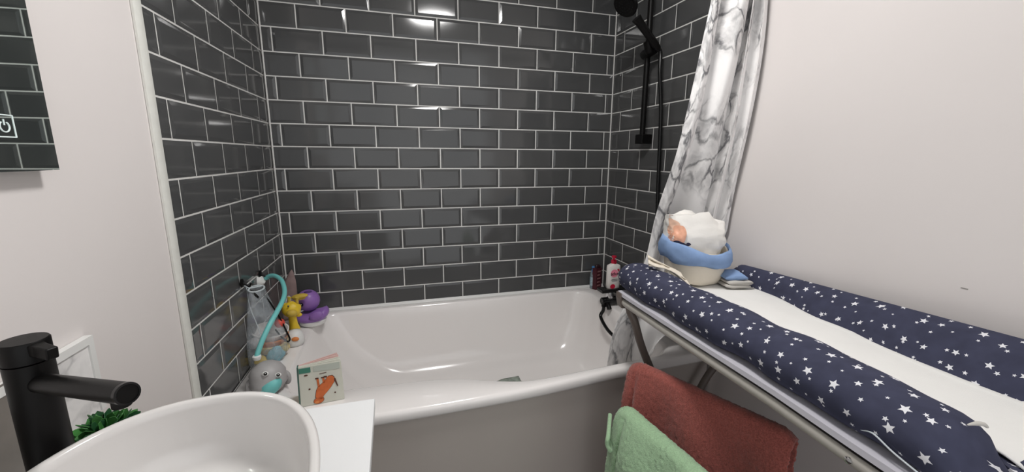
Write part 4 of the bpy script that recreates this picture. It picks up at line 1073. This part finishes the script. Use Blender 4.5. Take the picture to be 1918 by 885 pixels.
mb.grid(P); ob = mb.build('cream_muslin', M['cream_cloth'], loc=(c0_.x, c0_.y, PZ), solid=.003, angle=180); tag(ob, 'crumpled cream muslin cloth tucked against the left of the basket', 'cloth')

# ------------------------------------------------------------------ towels on a low rack
def towel(name, lab, A, B, zbar, drop_f, drop_b, m, flare, seed, nfold, crease=None):
    A = Vector((A[0], A[1], zbar)); B = Vector((B[0], B[1], zbar)); d = (B - A); L = d.length; d.normalize(); nf = Vector((d.y, -d.x, 0))
    if nf.x > 0: nf = -nf
    nu, nv = 130, 200; P = []
    tot = drop_f + drop_b
    for i in range(nu + 1):
        u = i / nu; row = []
        for k in range(nv + 1):
            s = -drop_b + tot * k / nv
            h = abs(s); sg = 1 if s > 0 else -1
            rnd = .018
            if h < rnd * PI / 2: a = h / rnd; off = rnd * math.sin(a); dz = -rnd * (1 - math.cos(a))
            else: off = rnd; dz = -rnd - (h - rnd * PI / 2)
            fl = flare * (1 - math.exp(-max(0, -dz) / .10)) if sg > 0 else flare * .05 * (1 - math.exp(-max(0, -dz) / .12))
            g = min(1, max(0, -dz) / .12)
            wav = .010 * g * math.sin(2 * PI * (u * nfold + .2 * math.sin(seed + dz * 3))) + .010 * g * noise.noise(Vector((u * 3 + seed, dz * 4, sg)))
            if crease and sg > 0: wav -= .014 * g * math.exp(-((u - crease) / .018) ** 2)
            # ends of the cloth round over
            ed = min(u, 1 - u); er = .045
            drop = 0
            if ed * L < er: q = 1 - ed * L / er; drop = .018 * q ** 2.5
            nd = (off + fl) * sg + wav
            if off > .0179: nd = max(nd, .0145) if sg > 0 else min(nd, -.0145)
            p = A + d * (u * L) + nf * nd + Vector((0, 0, dz - drop * (1 - g * .6)))
            p += Vector((noise.noise(p * 210), noise.noise(p * 210 + Vector((9, 0, 0))), noise.noise(p * 210 + Vector((0, 9, 0))))) * .003
            p.z = max(p.z, .02)
            row.append(p)
        P.append(row)
    mb = MB(); mb.grid(P)
    o = mb.build(name, M[m], loc=(A + B) / 2, solid=.005, angle=180)
    return tag(o, lab, 'towel')
ZR, ZG = .690, .625
rA, rB = at(1187, 664, z=ZR + .02), at(1496, 800, z=ZR + .02)
gA, gB = at(1168, 743, z=ZG + .02), at(1345, 893, z=ZG + .02)
gB = gB + (gB - gA).normalized() * .12
towel('bath_towel', 'rust red terry towel hanging below the changing table', rA, rB, ZR, .62, .5, 'red_terry', .034, 1.0, 2.2, .07)
gt = towel('bath_towel', 'mint green terry towel hanging in front of the red towel', gA, gB, ZG, .55, .35, 'green_terry', .045, 5.0, 2.0, .10)
tg = at(1137, 832, z=ZG - .08)
mb = MB(); mb.tube(crv([gA + Vector((-.035, .01, -.06)), tg + Vector((.006, .006, .022)), tg, tg + Vector((.012, 0, -.024)), gA + Vector((-.04, .0, -.13))], 8), .006, 10); mb.build('hanging_loop', M['green_terry'], gt)
rk = thing('towel_rack', 'low black rack carrying the red and green towels', 'rack', ((rA.x + gB.x) / 2, -1.25, 0))
for (A, B, z) in ((rA, rB, ZR), (gA, gB, ZG)):
    a = Vector((A.x, A.y, z - .022)).lerp(Vector((B.x, B.y, z - .022)), .08); b = Vector((A.x, A.y, z - .022)).lerp(Vector((B.x, B.y, z - .022)), .92)
    mb = MB(); mb.tube([a, b], .006, 14); mb.build('bar', M['black'], rk)
    for t in (.12, .88):
        q = a.lerp(b, t); mb = MB(); mb.tube([q, (q.x, q.y, .0)], .006, 12); mb.build('post', M['black'], rk)

# ------------------------------------------------------------------ world, camera, view
w = bpy.data.worlds.new('room_world'); scn.world = w; w.use_nodes = True
w.node_tree.nodes['Background'].inputs[0].default_value = (.97, .985, 1, 1); w.node_tree.nodes['Background'].inputs[1].default_value = .78  # even fill light added through the open side behind the camera
cd = bpy.data.cameras.new('camera'); cam = bpy.data.objects.new('camera', cd); COL.objects.link(cam)
cd.sensor_width = 36; cd.lens = FPX / 1918 * 36; cd.clip_start = .01
cam.matrix_world = Matrix(((RX.x, UP.x, -FW.x, CAM.x), (RX.y, UP.y, -FW.y, CAM.y), (RX.z, UP.z, -FW.z, CAM.z), (0, 0, 0, 1)))
scn.camera = cam
scn.view_settings.view_transform = 'Standard'; scn.view_settings.look = 'None'; scn.view_settings.gamma = 1; scn.view_settings.use_curve_mapping = False
scn.view_settings.exposure = 0.55
